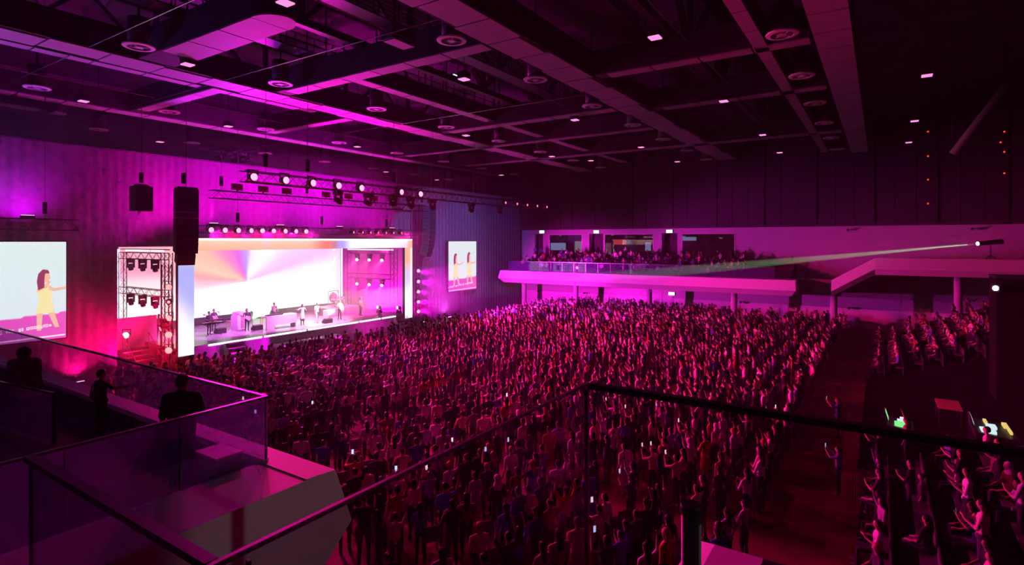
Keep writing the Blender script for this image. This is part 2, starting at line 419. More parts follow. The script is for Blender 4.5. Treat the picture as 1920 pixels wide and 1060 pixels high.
# recessed return and sloping parapet up to the upper balcony
rr = setting('balcony_upper_opposite', 'upper balcony with sloping white parapet across the hall')
MB().box(59.6, 60.4, 3.0, 6.4, 3.4, 4.9).build('recess_wall', 'slab_grey', rr)
def parapet(parent, pts, x0, x1, face=.35):             # pts: (y, ztop), thickness 1.45, faceted front
    n = len(pts); vs = []
    for y, z in pts: vs += [(x1, y, z), (x0 + face * .5, y, z), (x0, y, z - .95), (x0 + face, y, z - 1.45), (x1, y, z - 1.45)]
    fs = []
    for i in range(n - 1):
        for k in range(5): fs.append((5 * i + k, 5 * i + (k + 1) % 5, 5 * i + 5 + (k + 1) % 5, 5 * i + 5 + k))
    fs += [tuple(range(5))[::-1], tuple(range(5 * n - 5, 5 * n))]
    return MB().add(vs, fs).build('parapet', 'fascia_white', parent)
parapet(rr, [(3.6, 5.0), (.35, 7.05), (-8.2, 7.05), (Y0, 7.05)], 56.7, 57.9)
MB().box(57.9, X1, Y0, .35, 5.6, 6.75).build('slab', 'slab_grey', rr)
MB().prism([(3.6, 4.5), (.35, 6.75), (.35, 5.6), (3.6, 3.4)], 57.9, X1, 'x').build('stair_slab', 'slab_grey', rr)
for i, (y, h) in enumerate(((37.6, 3.4), (30.3, 3.4), (21.3, 3.4), (12.4, 3.4), (3.6, 3.6), (-5.5, 5.6))):
    c = thing('column', ['round column under the balcony end nearest the stage', 'second round column from the stage under the balcony', 'round column just left of the pale fire door', 'round column right of the glowing exit sign under the balcony', 'round column below the foot of the sloping parapet', 'tall round column beneath the upper balcony'][i], 'column', (60, y, 0))
    MB().lathe([(.3, .02), (.3, h)], 20).build('shaft', 'wall_plaster', c, smooth=False)
    MB().lathe([(.36, 0), (.36, .12), (.3, .14)], 20).build('base', 'slab_grey', c)
for i, (u, v, x) in enumerate(((1016, 424, 63), (1120, 423, 63), (1224, 421, 63), (1367, 417, 63), (1590, 431, 63.9), (1822, 429, 63.9), (1012, 545, 63.9), (1098, 549, 63.9), (1390, 566, 63.9), (1592, 577, 63.9))):
    t = thing('wall_camera', 'small dark wall camera %s' % ['above the suite nearest the stage', 'above the doorway between the first suites', 'above the middle suite', 'above the pale wall right of the last suite', 'on the pale wall above the sloping parapet', 'on the pale wall near the follow spot', 'behind the column nearest the stage', 'behind the second column', 'right of the fourth column', 'under the upper balcony stair'][i], 'camera', on_x(u, v, x), 0)
    MB().box(-.28, 0, -.05, .05, -.03, .03).build('bracket', 'steel_dark', t)
    MB().lathe([(.0, -.55), (.1, -.55), (.12, -.28), (.09, -.2), (.0, -.2)], 10, (0, 0, -.03), 'x').build('housing', 'black_plastic', t)

# ---- near lower balcony (left of the photograph)
NB = setting('balcony_lower_near', 'faceted lower balcony on the near side, seen end on')
prof = [(5.33, 4.92), (5.87, 4.88), (6.2, 3.95), (5.6, 3.4), (5.33, 3.4)]
MB().prism(prof, 7.2, 39.3, 'y').build('fascia', 'fascia_white', NB)
MB().box(X0, 5.33, 7.2, 8.42, 3.4, 4.90).build('end_ledge', 'fascia_white', NB)
MB().box(X0, 5.33, 8.42, 39.3, 3.4, 4.5).build('slab', 'dark_floor', NB)
MB().box(5.27, 5.33, 8.42, 39.3, 4.5, 4.92).build('kerb', 'wall_dark', NB)
gr = thing('glass_railing', 'purple-tinted glass balustrade along the lower near balcony, people beside it', 'railing', (5.42, 8.35, 4.92))
for k in range(19):
    MB().box(-.008, .008, 1.6 * k + .012, 1.6 * k + 1.588, -.05, 1.03).build('glass_pane', 'glass_rail', gr)
MB().box(-.03, .03, 0, 30.4, 1.03, 1.06).build('handrail', 'rail_cap', gr)
MB().box(-.05, .05, 0, 30.4, 0, .03).build('base_channel', 'fascia_white', gr)
gx = thing('glass_railing', 'glass balustrade returning across the end of the lower near balcony', 'railing', (5.42, 8.35, 4.90))
for k in range(3):
    MB().box(-1.35 * k - 1.34, -1.35 * k - .012, -.008, .008, -.02, 1.05).build('glass_pane', 'glass_rail', gx)
MB().box(-4.05, .02, -.03, .03, 1.05, 1.08).build('handrail', 'rail_cap', gx)
MB().box(-.012, .012, -.02, .02, 0, 1.05).build('post', 'steel_rail', gx)
g3 = thing('glass_railing', 'short glass screen in front of the broad woman at left', 'railing', (4.25, 13.6, 4.5))
for k in range(3):
    MB().box(-.008, .008, 1.8 * k + .01, 1.8 * k + 1.79, .06, .98).build('glass_pane', 'glass_rail', g3)
MB().box(-.025, .025, 0, 5.4, .98, 1.02).build('handrail', 'rail_cap', g3)
MB().box(-.03, .03, -.04, 0, 0, 1.02).build('post', 'steel_dark', g3)
g3.rotation_euler = (0, 0, .139)
b = thing('equipment_box', 'dark box with bright red top on the balcony ledge corner', 'box', (4.98, 8.95, 4.5))
MB().box(-.22, .2, -.32, .3, 0, .56).build('body', 'black_plastic', b); MB().box(-.23, .21, -.33, .31, .56, .6).build('lid', 'red_lid', b)

# ---- the photographer's upper balcony
UB = setting('balcony_upper_near', 'upper balcony floor around the camera')
FZ = 6.75
MB().box(X0, 2.45, Y0, 1.2, FZ - .9, FZ).build('slab', 'dark_floor', UB)
MB().box(X0, .72, 1.2, 2.3, FZ - .9, FZ).build('slab', 'dark_floor', UB)
for k in range(9):
    MB().box(X0, .5, 2.3 + .55 * k, 2.3 + .55 * k + .56, FZ - .9 - .25 * (k + 1), FZ - .25 * (k + 1)).build('stair_step', 'dark_floor', UB)
MB().prism([(2.3, 6.75), (7.2, 4.9), (7.2, 3.6), (2.3, 5.6)], .5, .85, 'x').build('stair_parapet', 'slab_grey', UB)
RZ = CAM_Z - .65
ra = thing('glass_railing', 'nearest glass railing corner with dark flat cap across the lower frame', 'railing', (0, 0, FZ))
h = RZ - FZ
MB().box(.64, 2.31, 1.12, 1.128, .03, h - .012).build('glass_pane', 'glass_near', ra)
MB().box(2.326, 2.334, -1.3, 1.10, .03, h - .03).build('glass_pane', 'glass_near', ra)
MB().box(2.326, 2.334, -3.8, -1.32, .03, h - .03).build('glass_pane', 'glass_near', ra)
MB().box(.612, .62, 1.14, 2.14, .03, h - .03).build('glass_pane', 'glass_near', ra)
MB().box(.60, 2.345, 1.118, 1.13, h - .012, h).build('handrail', 'rail_satin', ra)
MB().box(2.318, 2.358, -3.8, 1.112, h - .025, h).build('handrail', 'rail_cap', ra)
MB().box(.602, .630, 1.136, 2.16, h - .018, h).build('handrail', 'rail_cap', ra)
MB().box(2.322, 2.338, 1.112, 1.13, 0, h - .03).build('corner_post', 'steel_rail', ra)
for u in (713, 467):
    d = ray(u); k = 1.122 / d[1]; x = d[0] * k
    MB().box(x - .003, x + .003, 1.119, 1.129, .03, h - .03).build('glass_joint', 'steel_rail', ra)
MB().box(.612, .62, 2.14, 2.15, 0, h - .03).build('end_post', 'steel_rail', ra)
t = thing('steel_mast', 'dark steel mast with capped round top beyond the glass', 'mast', (*on_z(1296, 945, 6.62), 0))
MB().lathe([(.068, 0), (.068, 6.55)], 20).build('shaft', 'rail_cap', t, smooth=True); MB().lathe([(.078, 6.55), (.078, 6.60), (.07, 6.62)], 20).build('cap', 'black_plastic', t)
MB().tube((-.025, -.062, 4.9), (-.025, -.062, 6.5), .016).build('green_glint', 'glint_green', t)  # green light caught by the mast, put into the strip's paint
px, py = on_z(1375, 1060, 2.35)
t = thing('canopy', 'small white canopy with pitched top at the bottom edge', 'canopy', (px, py, 0))
MB().add([(-1, -1, 2.1), (1, -1, 2.1), (1, 1, 2.1), (-1, 1, 2.1), (-.45, -.45, 2.4), (.45, -.45, 2.4), (.45, .45, 2.4), (-.45, .45, 2.4)],
         [(3, 2, 1, 0), (4, 5, 6, 7), (0, 1, 5, 4), (1, 2, 6, 5), (2, 3, 7, 6), (3, 0, 4, 7)]).build('roof', 'canopy_white', t)
for sx in (-1, 1):
    for sy in (-1, 1): MB().tube((sx * .92, sy * .92, 0), (sx * .92, sy * .92, 2.1), .02).build('leg', 'steel_rail', t)

# ================================================================== CEILING
ZC = 16.85                                            # underside of bulkheads and diffusers
def bulkhead_x(y0, y1, x0, x1, label, z=ZC, hgt=1.3, pitch=2.27, rnd=None):
    s = setting('ceiling_bulkhead', label)
    MB().box(x0, x1, y0, y1, z + .06, z + hgt).build('casing', 'ceiling_dark', s)
    n = int((x1 - x0) / pitch)
    for k in range(n):
        a = x0 + k * pitch; jit = .18 * ((k * 7) % 3 - 1) if (y1 - y0) > 1.6 else 0
        MB().box(a + .04, a + pitch - .04, y0 + .03 + max(0, jit), y1 - .03 + min(0, jit), z, z + .08).build('panel', 'ceiling_panel', s)
    return s
def bulkhead_y(x0, x1, y0, y1, label, z=ZC, hgt=1.3, pitch=2.27):
    s = setting('ceiling_bulkhead', label)
    MB().box(x0, x1, y0, y1, z + .06, z + hgt).build('casing', 'ceiling_dark', s)
    for k in range(int((y1 - y0) / pitch)):
        a = y0 + k * pitch
        MB().box(x0 + .03, x1 - .03, a + .04, a + pitch - .04, z, z + .08).build('panel', 'ceiling_panel', s)
    return s
bulkhead_x(28.6, 30.3, 2.0, 62.5, 'long panelled ceiling bulkhead crossing the upper left')
bulkhead_x(31.2, 31.9, 0.0, 24.0, 'narrow ceiling strip beside the long panelled bulkhead', ZC + .2, .9)
bulkhead_x(40.6, 41.8, 2.0, 60.0, 'ceiling bulkhead just before the stage drapes')
bulkhead_x(44.6, 45.6, 2.0, 14.0, 'short rounded bulkhead at the upper left edge')
bulkhead_x(12.2, 14.0, 8.0, 62.0, 'ceiling bulkhead running over the middle of the hall')
bulkhead_x(0.9, 2.3, 12.0, 62.0, 'dark broad bulkhead at upper right')
bulkhead_x(4.0, 4.6, 8.0, 62.0, 'thin beam casing at upper right', ZC, 1.0)
bulkhead_x(23.2, 24.0, 20.0, 60.0, 'slim bulkhead between two rows of diffusers', ZC + .3, .9)
bulkhead_y(12.1, 13.7, 19.6, 28.5, 'cross bulkhead with bright panels at upper left')
bulkhead_y(19.1, 20.0, 14.1, 28.5, 'cross bulkhead through the middle of the ceiling')
bulkhead_y(25.6, 26.4, 30.4, 40.5, 'cross bulkhead above the left of the stage')
bulkhead_y(33.0, 33.9, 14.1, 28.5, 'cross bulkhead above the crowd centre')
bulkhead_y(40.2, 41.0, 14.1, 40.5, 'cross bulkhead towards the far suites')
bulkhead_y(49.0, 50.0, 2.4, 40.5, 'cross bulkhead near the opposite wall')
bulkhead_y(16.6, 17.4, 30.4, 40.5, 'cross bulkhead over the left drapes')
bulkhead_y(26.0, 26.8, 2.4, 12.1, 'cross beam in the dark upper right')
bulkhead_y(34.5, 35.3, 2.4, 12.1, 'second cross beam in the dark upper right')
# rounded bulkhead ends
for cx_, cy_, lab, flip in ((12.9, 19.6, 'rounded end of the cross bulkhead at the top edge', -1), (14.0, 45.1, 'rounded end of the bulkhead at the left edge', 0)):
    s = setting('ceiling_bulkhead_end', lab)
    n = 14; r = .8 if flip else .5; poly = []
    for i in range(n + 1):
        g = math.pi * i / n
        poly.append((cx_ - r * math.cos(g), cy_ + flip * 1.4 * r * math.sin(g)) if flip else (cx_ + 1.6 * r * math.sin(g), cy_ - r * math.cos(g)))
    MB().prism(poly, ZC + .06, ZC + 1.3, 'z').build('casing', 'ceiling_dark', s); MB().prism(poly, ZC, ZC + .07, 'z').build('panel', 'ceiling_panel', s)
# roof trusses and catwalks
def roof_truss(y, x0, x1, label):
    t = setting('roof_truss', label)
    MB().box(x0, x1, y - .18, y + .18, 18.0, 18.35).build('chord', 'steel_dark', t); MB().box(x0, x1, y - .18, y + .18, 21.5, 21.85).build('chord', 'steel_dark', t)
    x = x0; k = 0
    while x + 3.4 <= x1:
        a, b = ((x, 18.3), (x + 3.4, 21.6)) if k % 2 == 0 else ((x, 21.6), (x + 3.4, 18.3))
        MB().add([(a[0]-.15, y-.15, a[1]), (a[0]+.15, y-.15, a[1]), (a[0]+.15, y+.15, a[1]), (a[0]-.15, y+.15, a[1]), (b[0]-.15, y-.15, b[1]), (b[0]+.15, y-.15, b[1]), (b[0]+.15, y+.15, b[1]), (b[0]-.15, y+.15, b[1])],
                 [(3,2,1,0),(4,5,6,7),(0,1,5,4),(1,2,6,5),(2,3,7,6),(3,0,4,7)]).build('web_member', 'steel_dark', t)
        if k % 2 == 0: MB().box(x - .12, x + .12, y - .12, y + .12, 18.3, 21.6).build('web_post', 'steel_dark', t)
        x += 3.4; k += 1
for y, l in ((8.2, 'steel roof truss over the dark right side'), (21.4, 'steel roof truss over the crowd centre'), (34.6, 'steel roof truss before the stage')): roof_truss(y, 2, 62, l)
def catwalk(y, x0, x1, label):
    t = thing('catwalk', label, 'catwalk', (x0, y, 18.4)); L = x1 - x0
    MB().box(0, L, -.5, .5, -.06, 0).build('deck', 'steel_dark', t)
    for s in (-1, 1):
        for z in (.35, .7, 1.1): MB().box(0, L, s * .5 - .02, s * .5 + .02, z - .02, z + .02).build('rail', 'truss_black', t)
        p = MB()
        for k in range(int(L / 1.2) + 1): p.box(k * 1.2 - .02, k * 1.2 + .02, s * .5 - .02, s * .5 + .02, 0, 1.1)
        p.build('railing_posts', 'truss_black', t)['kind'] = 'stuff'
    for k in range(0, int(L), 8):
        MB().box(k - .03, k + .03, -.03, .03, 0, 3.6).build('hanger', 'steel_dark', t)
catwalk(18.8, 5, 60, 'steel catwalk with railings hung above the middle of the hall'); catwalk(9.8, 10, 60, 'steel catwalk in the dark upper right'); catwalk(25.3, 4, 60, 'steel catwalk between roof trusses')
for y in (36.8, 17.0, 7.0):
    MB_ = MB().tube((0, y, 17.2), (62, y, 17.2), .03)
    tag(MB_.build('cable_tray', 'steel_rail'), {36.8: 'thin pale conduit line before the stage ceiling', 17.0: 'thin pale conduit line over the crowd', 7.0: 'thin conduit line in the dark upper right'}[y], 'conduit')
for x, l in ((10.2, 'thin pale conduit crossing at upper left'), (16.2, 'thin pale conduit crossing above the left screen'), (29.2, 'thin pale conduit crossing over the stage centre')):
    tag(MB().tube((x, 14, 16.9), (x, 50, 16.9), .025).build('cable_tray', 'steel_rail'), l, 'conduit')
# round air diffusers hanging in rows
dm_drum = MB().lathe([(.42, .05), (.42, 1.25)], 20).mesh('drum', 'duct_dark', True)
dm_ring = MB().lathe([(.44, .0), (.61, .02), (.63, .06), (.60, .1), (.45, .1), (.44, 0)], 24).mesh('ring', 'duct_ring')
hubm = MB().lathe([(.0, 0), (.16, .0), (.18, .06), (.0, .08)], 14)
for k in range(4):
    g = math.pi / 4 + k * math.pi / 2
    hubm.tube((.15 * math.cos(g), .15 * math.sin(g), .03), (.46 * math.cos(g), .46 * math.sin(g), .03), .022, n=4)
dm_hub = hubm.mesh('hub', 'duct_ring')
rows = {3.3: 'far right', 14.9: 'right', 26.6: 'middle', 38.4: 'left', 49.0: 'rearmost'}
ordw = ['first', 'second', 'third', 'fourth', 'fifth', 'sixth', 'seventh', 'eighth', 'ninth']
for y, rn in rows.items():
    n = 0
    for k in range(9):
        x = 4.5 + 6.8 * k
        p = to_px(x, y, ZC)
        if not (-40 < p[0] < 1960 and p[1] > -20 and p[2] > 0): continue
        t = thing('air_diffuser', 'round ceiling air diffuser, %s from the near end of the %s row' % (ordw[n], rn), 'air diffuser', (x, y, ZC - .05), 0, 'ceiling air diffusers'); n += 1
        link('drum', dm_drum, t); link('ring', dm_ring, t); link('hub', dm_hub, t)
        MB().tube((0, 0, 1.25), (0, 0, 5.2), .05, n=6).build('hanger_rod', 'steel_dark', t)
# rectangular house lights
HL = [(535, 7), (295, 108), (105, 182), (428, 238), (148, 297), (1228, 72), (1357, 191), (1430, 254), (1738, 143), (1715, 228), (1704, 268), (1695, 299), (1462, 287), (1495, 312),
      (1078, 226), (870, 150), (874, 255), (300, 267), (670, 276), (1022, 291), (1202, 277), (1108, 302), (708, 321), (940, 329), (819, 338), (1270, 304)]
hl_case = MB().box(-.24, .24, -.24, .24, .05, .4).mesh('housing', 'black_plastic'); hl_face = MB().box(-.22, -.01, -.22, .22, 0, .05).box(.01, .22, -.22, .22, 0, .05).mesh('lens', 'house_light_face')
for i, (u, v) in enumerate(HL):
    x, y = on_z(u, v, 16.6)
    if y > 53 or x > 62: continue
    if any(abs(y - dy) < 1.0 for dy in (3.3, 14.9, 26.6, 38.4, 49.0)) and abs((x - 4.5 + 3.4) % 6.8 - 3.4) < 1.0: x += 1.3
    side = 'upper left' if u < 640 and v < 200 else ('left above the stage' if u < 640 else ('middle of the ceiling' if u < 1100 else ('right of the ceiling centre' if u < 1450 else 'dark far right')))
    t = thing('house_light', 'small pink ceiling floodlight, %s, %s from the top' % (side, ordw[min(8, sum(1 for a, b_ in HL if b_ < v and ((a < 640) == (u < 640)) and ((a > 1450) == (u > 1450)) and ((a > 1100) == (u > 1100))))]), 'floodlight', (x, y, 16.6), 0, 'ceiling floodlights')
    link('housing', hl_case, t); link('lens', hl_face, t)
    MB().tube((0, 0, .4), (0, 0, 5.4), .02, n=5).build('hanger_rod', 'steel_dark', t)
for u, v, du, l in ((858, 143, 22, 'short pale work light tube high under the roof'), (832, 137, 10, 'small pale work light tube beside a roof truss')):
    x, y = on_z(u, v, 19.5); t = thing('work_light', l, 'tube light', (x, y, 19.5))
    MB().box(-du * .02, du * .02, -.05, .05, 0, .04).build('tube', 'work_light', t); MB().box(-du * .02, du * .02, -.07, .07, .04, .1).build('batten', 'steel_dark', t); MB().tube((0, 0, .1), (0, 0, 2.5), .02).build('hanger_rod', 'steel_dark', t)
t = thing('ceiling_projector', 'boxy ceiling projector slung under the cross bulkhead', 'projector', (*on_z(747, 82, 17.0), 17.0))
MB().box(-.7, .7, -.35, .35, 0, .6).build('body', 'duct_dark', t); MB().box(-.6, .6, -.36, .30, -.04, 0).build('base_plate', 'ceiling_panel', t); MB().tube((0, 0, .6), (0, 0, 5), .05).build('hanger_rod', 'steel_dark', t)
# big diagonal brace at the far right and red indicator lamps on the upper wall
a = Vector(on_x(1786, 288, 50)); b_ = Vector(on_x(1886, 160, 50))
t = thing('diagonal_brace', 'thick pale diagonal pipe brace in the dark far right corner', 'brace', a)
MB().tube((0, 0, 0), b_ - a, .22, n=14).build('pipe', 'brace_pink', t, smooth=True)
MB().tube((b_ - a), (b_ - a) + Vector((0, 0, 3.2)), .06).build('hanger_rod', 'steel_dark', t); MB().tube((0, 0, 0), (0, 0, 7.4), .05).build('hanger_rod', 'steel_dark', t)
for i, (u, v) in enumerate(((1740, 247), (1740, 293), (1740, 337), (1740, 382), (1883, 247), (1876, 267), (1883, 285), (1883, 325))):
    t = thing('indicator_lamp', 'tiny red indicator lamp on the dark upper wall, %s of the %s column' % (ordw[i % 4], 'left' if i < 4 else 'right'), 'indicator lamp', on_x(u, v, 62.9), 0, 'red indicator lamps')
    MB().box(0, .14, -.1, .1, -.1, .1).build('housing', 'black_plastic', t); MB().ball((-.02, 0, 0), .07, n=8, m=5).build('bulb', 'indicator_red', t)

# ================================================================== STAGE
YS = 38.0; DZ = 1.5
st = thing('stage', 'raised concert stage with glossy deck and glowing front lip', 'stage', (29.0, YS, 0))
for k in range(8):
    MB().box(-10.6 + 2.65 * k + .01, -10.6 + 2.65 * (k + 1) - .01, 0.0, 10.6, DZ - .2, DZ).build('deck_board', 'stage_deck', st)
for k in range(8):
    MB().box(-10.6 + 2.65 * k + .01, -10.6 + 2.65 * (k + 1) - .01, .12, .2, 0, DZ - .2).build('skirt_panel', 'stage_skirt', st)
for a, b in ((-8.6, -4.7), (-4.5, -.9), (-.7, 4.4), (4.6, 7.0), (7.2, 8.9)):
    MB().box(a, b, -.06, .0, DZ - .12, DZ - .02).build('lip_light', 'tube_white', st)
for k in range(5):
    MB().box(-7.6 + .0 * k, -6.2, -1.6 + .3 * k, -1.3 + .3 * k, 0, .28 * (k + 1)).build('stair_step', 'stage_skirt', st)
    MB().box(8.6, 10.2, -1.6 + .3 * k, -1.3 + .3 * k, 0, .28 * (k + 1)).build('stair_step', 'stage_skirt', st)
MB().box(-4.0, 2.0, -1.2, 0, .02, .75).build('thrust_block', 'stage_skirt', st)
# big screen behind the band
PEACH = (1.0, .48, .30); WHITE = (.93, 1.0, .99); LAV = (.70, .62, 1.0); PINK = (1.0, .28, .62); MAG = (.85, .10, .85); VIO = (.45, .25, .95)
def ramp(x, stops):
    for (a, ca), (b, cb) in zip(stops[:-1], stops[1:]):
        if x <= b: return lerp(ca, cb, sstep(a, b, x))
    return stops[-1][1]
FAN = [(-12, WHITE), (2, (1, .92, 1)), (14, (.98, .55, .95)), (24, (.80, .62, 1.0)), (38, (.93, .80, 1)), (52, (1, 1, 1)), (74, (.95, .92, 1)), (92, (.55, .32, .97)), (108, (.80, .14, .80)), (126, (.95, .25, .60)), (148, (1, .55, .42)), (160, (1, .62, .48)), (171, (.95, .40, .40)), (178, (1, .55, .70)), (190, WHITE)]
def wall_col(t, s):                                    # colour sweeps fanning out from one point of the picture
    dx, dz = (t - .49) * 20.4, (s - .50) * 5.9 + .25 * math.sin(t * 5)
    g = math.degrees(math.atan2(dz + 1e-4, dx)); g = g if g > -90 else g + 360
    c = ramp(min(190, max(-12, g)), FAN); r = math.hypot(dx, dz)
    c = lerp(c, WHITE, .35 * sstep(8, 11, dx))
    if t < .30: c = lerp(c, lerp(WHITE, PINK, sstep(.48, .7, s)), .55 * sstep(.30, .12, t))
    return lerp(c, (1, .55, .85), .6 * sstep(.93, 1.0, t))
led = thing('led_screen', 'huge bright screen across the back of the stage', 'screen', (0, 47.0, 0))
grid_screen('display', (18.6, 0, 2.15), (20.4, 0, 0), (0, 0, 5.9), 90, 40, wall_col, 'led_wall', led)
MB().box(18.5, 39.1, .05, .35, 2.05, 8.15).build('housing', 'black_plastic', led); MB().box(18.7, 38.9, .1, .9, DZ, 2.05).build('base_truss', 'truss_black', led)
# portal: header and two legs, LED faced, with bright outer edge
po = thing('led_portal', 'glowing rectangular proscenium frame around the stage', 'screen frame', (0, 37.6, 0))
def header_col(t, s):
    c = PEACH if t < .5 else WHITE
    c = lerp(lerp(PEACH, (1, .66, .48), s), (1.0, .18, .16), sstep(.44, .54, t) * .9)
    c = lerp(c, (.55, .25, .30), sstep(.54, .575, t)); c = lerp(c, (.45, .38, .95), sstep(.575, .60, t)); c = lerp(c, WHITE, sstep(.61, .66, t))
    c = lerp(c, LAV, sstep(.86, .95, t) * (1 - s) * .8); c = lerp(c, PEACH, sstep(.955, .985, t))
    if s > .86: c = lerp(c, (1.2, 1.2, 1.15), .8)
    return c
def leg_l(t, s):
    c = lerp(WHITE, (.42, .45, .98), sstep(.30, .70, s + .15 * t)); return lerp(c, (.75, .62, .42), sstep(.80, 1, s))
def leg_r(t, s):
    c = lerp(WHITE, LAV, sstep(.3, .6, s)); c = lerp(c, PEACH, sstep(.6, .85, s)); return lerp(c, (1.2, 1.1, 1.1), sstep(.6, .9, t) * .7)
PXL, PXR = 18.25, 39.75
grid_screen('header_display', (PXL, 0, 7.86), (PXR - PXL, 0, 0), (0, 0, .82), 120, 8, header_col, 'led_portal', po)
grid_screen('leg_display', (PXL, 0, 1.05), (1.0, 0, 0), (0, 0, 6.81), 6, 30, leg_l, 'led_portal', po)
grid_screen('leg_display', (PXR - 1.0, 0, 1.15), (1.0, 0, 0), (0, 0, 6.71), 6, 30, leg_r, 'led_portal', po)
MB().box(PXL, PXR, .02, .32, 7.86, 8.68).build('header_frame', 'black_plastic', po)
MB().box(PXL, PXL + 1.0, .02, .32, 0, 7.86).build('leg_frame', 'black_plastic', po); MB().box(PXR - 1.0, PXR, .02, .32, 0, 7.86).build('leg_frame', 'black_plastic', po)

# ---- trusses
def truss(name, p, q, label, w_=.5, mat='truss_black', cat='truss', step=.55):
    p = Vector(p); q = Vector(q); d = q - p; L = d.length; t = d.normalized()
    side = Vector((0, 0, 1)) if abs(t.z) < .9 else Vector((1, 0, 0)); o2 = t.cross(side).normalized(); h_ = w_ / 2
    r = thing(name, label, cat, p); cs = []
    for a in (-h_, h_):
        for b in (-h_, h_):
            off = side * a + o2 * b; cs.append(off); MB().tube(off, d + off, .028, n=6).build('chord', mat, r)
    n = max(2, int(L / step)); m = MB()
    for k in range(n):
        a, b = t * (L * k / n), t * (L * (k + 1) / n)
        for i, j in ((0, 1), (2, 3), (0, 2), (1, 3)):
            m.tube(a + cs[i], b + cs[j], .013, n=4, cap=False) if k % 2 == 0 else m.tube(a + cs[j], b + cs[i], .013, n=4, cap=False)
    m.build('lacing', mat, r)['kind'] = 'stuff'
    return r
def hang(root, pts, top=22.0):
    for (x, y, z) in pts:
        l = root.location; MB().tube((x - l.x, y - l.y, z - l.z), (x - l.x, y - l.y, top - l.z), .012, n=5).build('hoist_chain', 'steel_dark', root)
        MB().tube((x - l.x, y - l.y, z - l.z + .3), (x - l.x, y - l.y, z - l.z + .95), .11, n=10).build('hoist_motor', 'black_plastic', root)
TZ1 = 11.55
t1 = truss('lighting_truss', (15.0, 25, TZ1), (43.6, 25, TZ1 - .05), 'long front lighting truss carrying a row of hot pink lamps'); hang(t1, [(x, 25, TZ1 + .25) for x in (16.2, 18.6, 24.8, 28.4, 33, 40)])
t2 = truss('lighting_truss', (19.3, 35.7, 11.5), (39.5, 35.7, 11.5), 'second lighting truss above the stage with unlit floodlights'); hang(t2, [(x, 35.7, 11.75) for x in (20, 26.5, 33, 39)])
t3 = truss('lighting_truss', (18.3, 37.2, 9.25), (39.7, 37.2, 9.25), 'lighting truss on top of the glowing frame, lined with pink lamps'); hang(t3, [(x, 37.2, 9.5) for x in (22, 29, 36)])
t4 = truss('lighting_truss', (1, 38.6, 9.4), (13.2, 38.6, 9.4), 'truss carrying the left side screen', .6); hang(t4, [(x, 38.6, 9.7) for x in (3, 11.7)])
for sgn, X in ((-1, 18.5), (1, 39.3)):
    nm = 'left' if sgn < 0 else 'right'
    truss('truss_tower', (X, 39.6, DZ), (X, 39.6, 7.7), 'front truss tower at the %s side of the stage' % nm)
    truss('truss_tower', (X, 46.3, DZ), (X, 46.3, 7.7), 'rear truss tower at the %s side of the stage' % nm)
    truss('lighting_truss', (X, 39.9, 7.45), (X, 46.0, 7.45), 'upper side truss with three moving heads, stage %s' % nm, .45)
    truss('lighting_truss', (X, 39.9, 4.95), (X, 46.0, 4.95), 'lower side truss with three moving heads, stage %s' % nm, .45)

# ---- fixtures
fx_body = MB().lathe([(.0, -.38), (.12, -.38), (.17, -.30), (.19, .0), (.17, .02)], 14, axis='y').mesh('lamp_body', 'black_plastic', True)
fx_yoke = MB().box(-.25, -.22, -.06, .0, -.05, .35).box(.22, .25, -.06, .0, -.05, .35).box(-.25, .25, -.06, 0, .33, .37).mesh('yoke', 'black_plastic')
def lens_mesh(mat, r): return MB().ball((0, 0, 0), r, r * .35, r, 14, 8).mesh('lens', mat, True)
LENS = {(m_, r): lens_mesh(m_, r) for m_ in ('lens_hot', 'lens_red', 'lens_small', 'lens_warm', 'lens_white') for r in (.09, .13, .17, .2)}
def par(loc, label, lens=('lens_hot', .17), power=0, color=MAGENTA, aim=None, angle=70, group='pink stage lamps', yoke=True, look=None):
    aim_ = aim; aim = look or aim
    d = Vector(aim) - Vector(loc) if aim is not None else Vector((0, -1, -.4)); rz = math.atan2(d.y, d.x) + math.pi / 2
    t = thing('stage_lamp', label, 'stage lamp', loc, rz, group)
    link('lamp_body', fx_body, t, (0, .32, 0)).scale = (1, .8, 1)
    if yoke: link('yoke', fx_yoke, t, (0, .16, 0))
    link('lens', LENS[lens], t, (0, -.02, 0))
    if power: lamp('SPOT', Vector(loc) + d.normalized() * .15, power, color, None, .08, aim_, angle, .7, name='stage_lamp_beam')
    return t
AUD = [(14, 12, 0), (24, 14, 0), (34, 12, 0), (44, 14, 0), (52, 18, 0)]
tx = [on_y(u, 0, 25)[0] for u in (466, 526, 577, 625, 668, 743, 779)]
for i, x in enumerate(tx):
    par((x, 24.55, TZ1 - .05), 'hot pink lamp, %s from the left on the front truss' % ordw[i], ('lens_hot', .17), 3200, (1, .0, .20), (x * 1.1 - 5 + 3 * (i % 3), -6, 0), 95)
for i, u in enumerate((940, 962, 981, 1000, 1018)):
    x = on_y(u, 0, 25)[0]; par((x, 24.6, TZ1 - .05), 'small pink lamp, %s along the far right end of the front truss' % ordw[i], ('lens_small', .09), 300, (1, 0, .25), (x, -4, 0), 90)
for i, u in enumerate((390, 416, 441, 465, 486, 507, 529, 549, 568)):
    x = on_y(u, 0, 37.2)[0]; par((x, 36.8, 9.22), 'bright pink lamp, %s from the left above the glowing frame' % ordw[i], ('lens_hot', .17), 10500, (1, .005, .16) if i % 2 else (1, .01, .55), (x - 3 + 3 * (i % 4), 12, -2.0), 66)
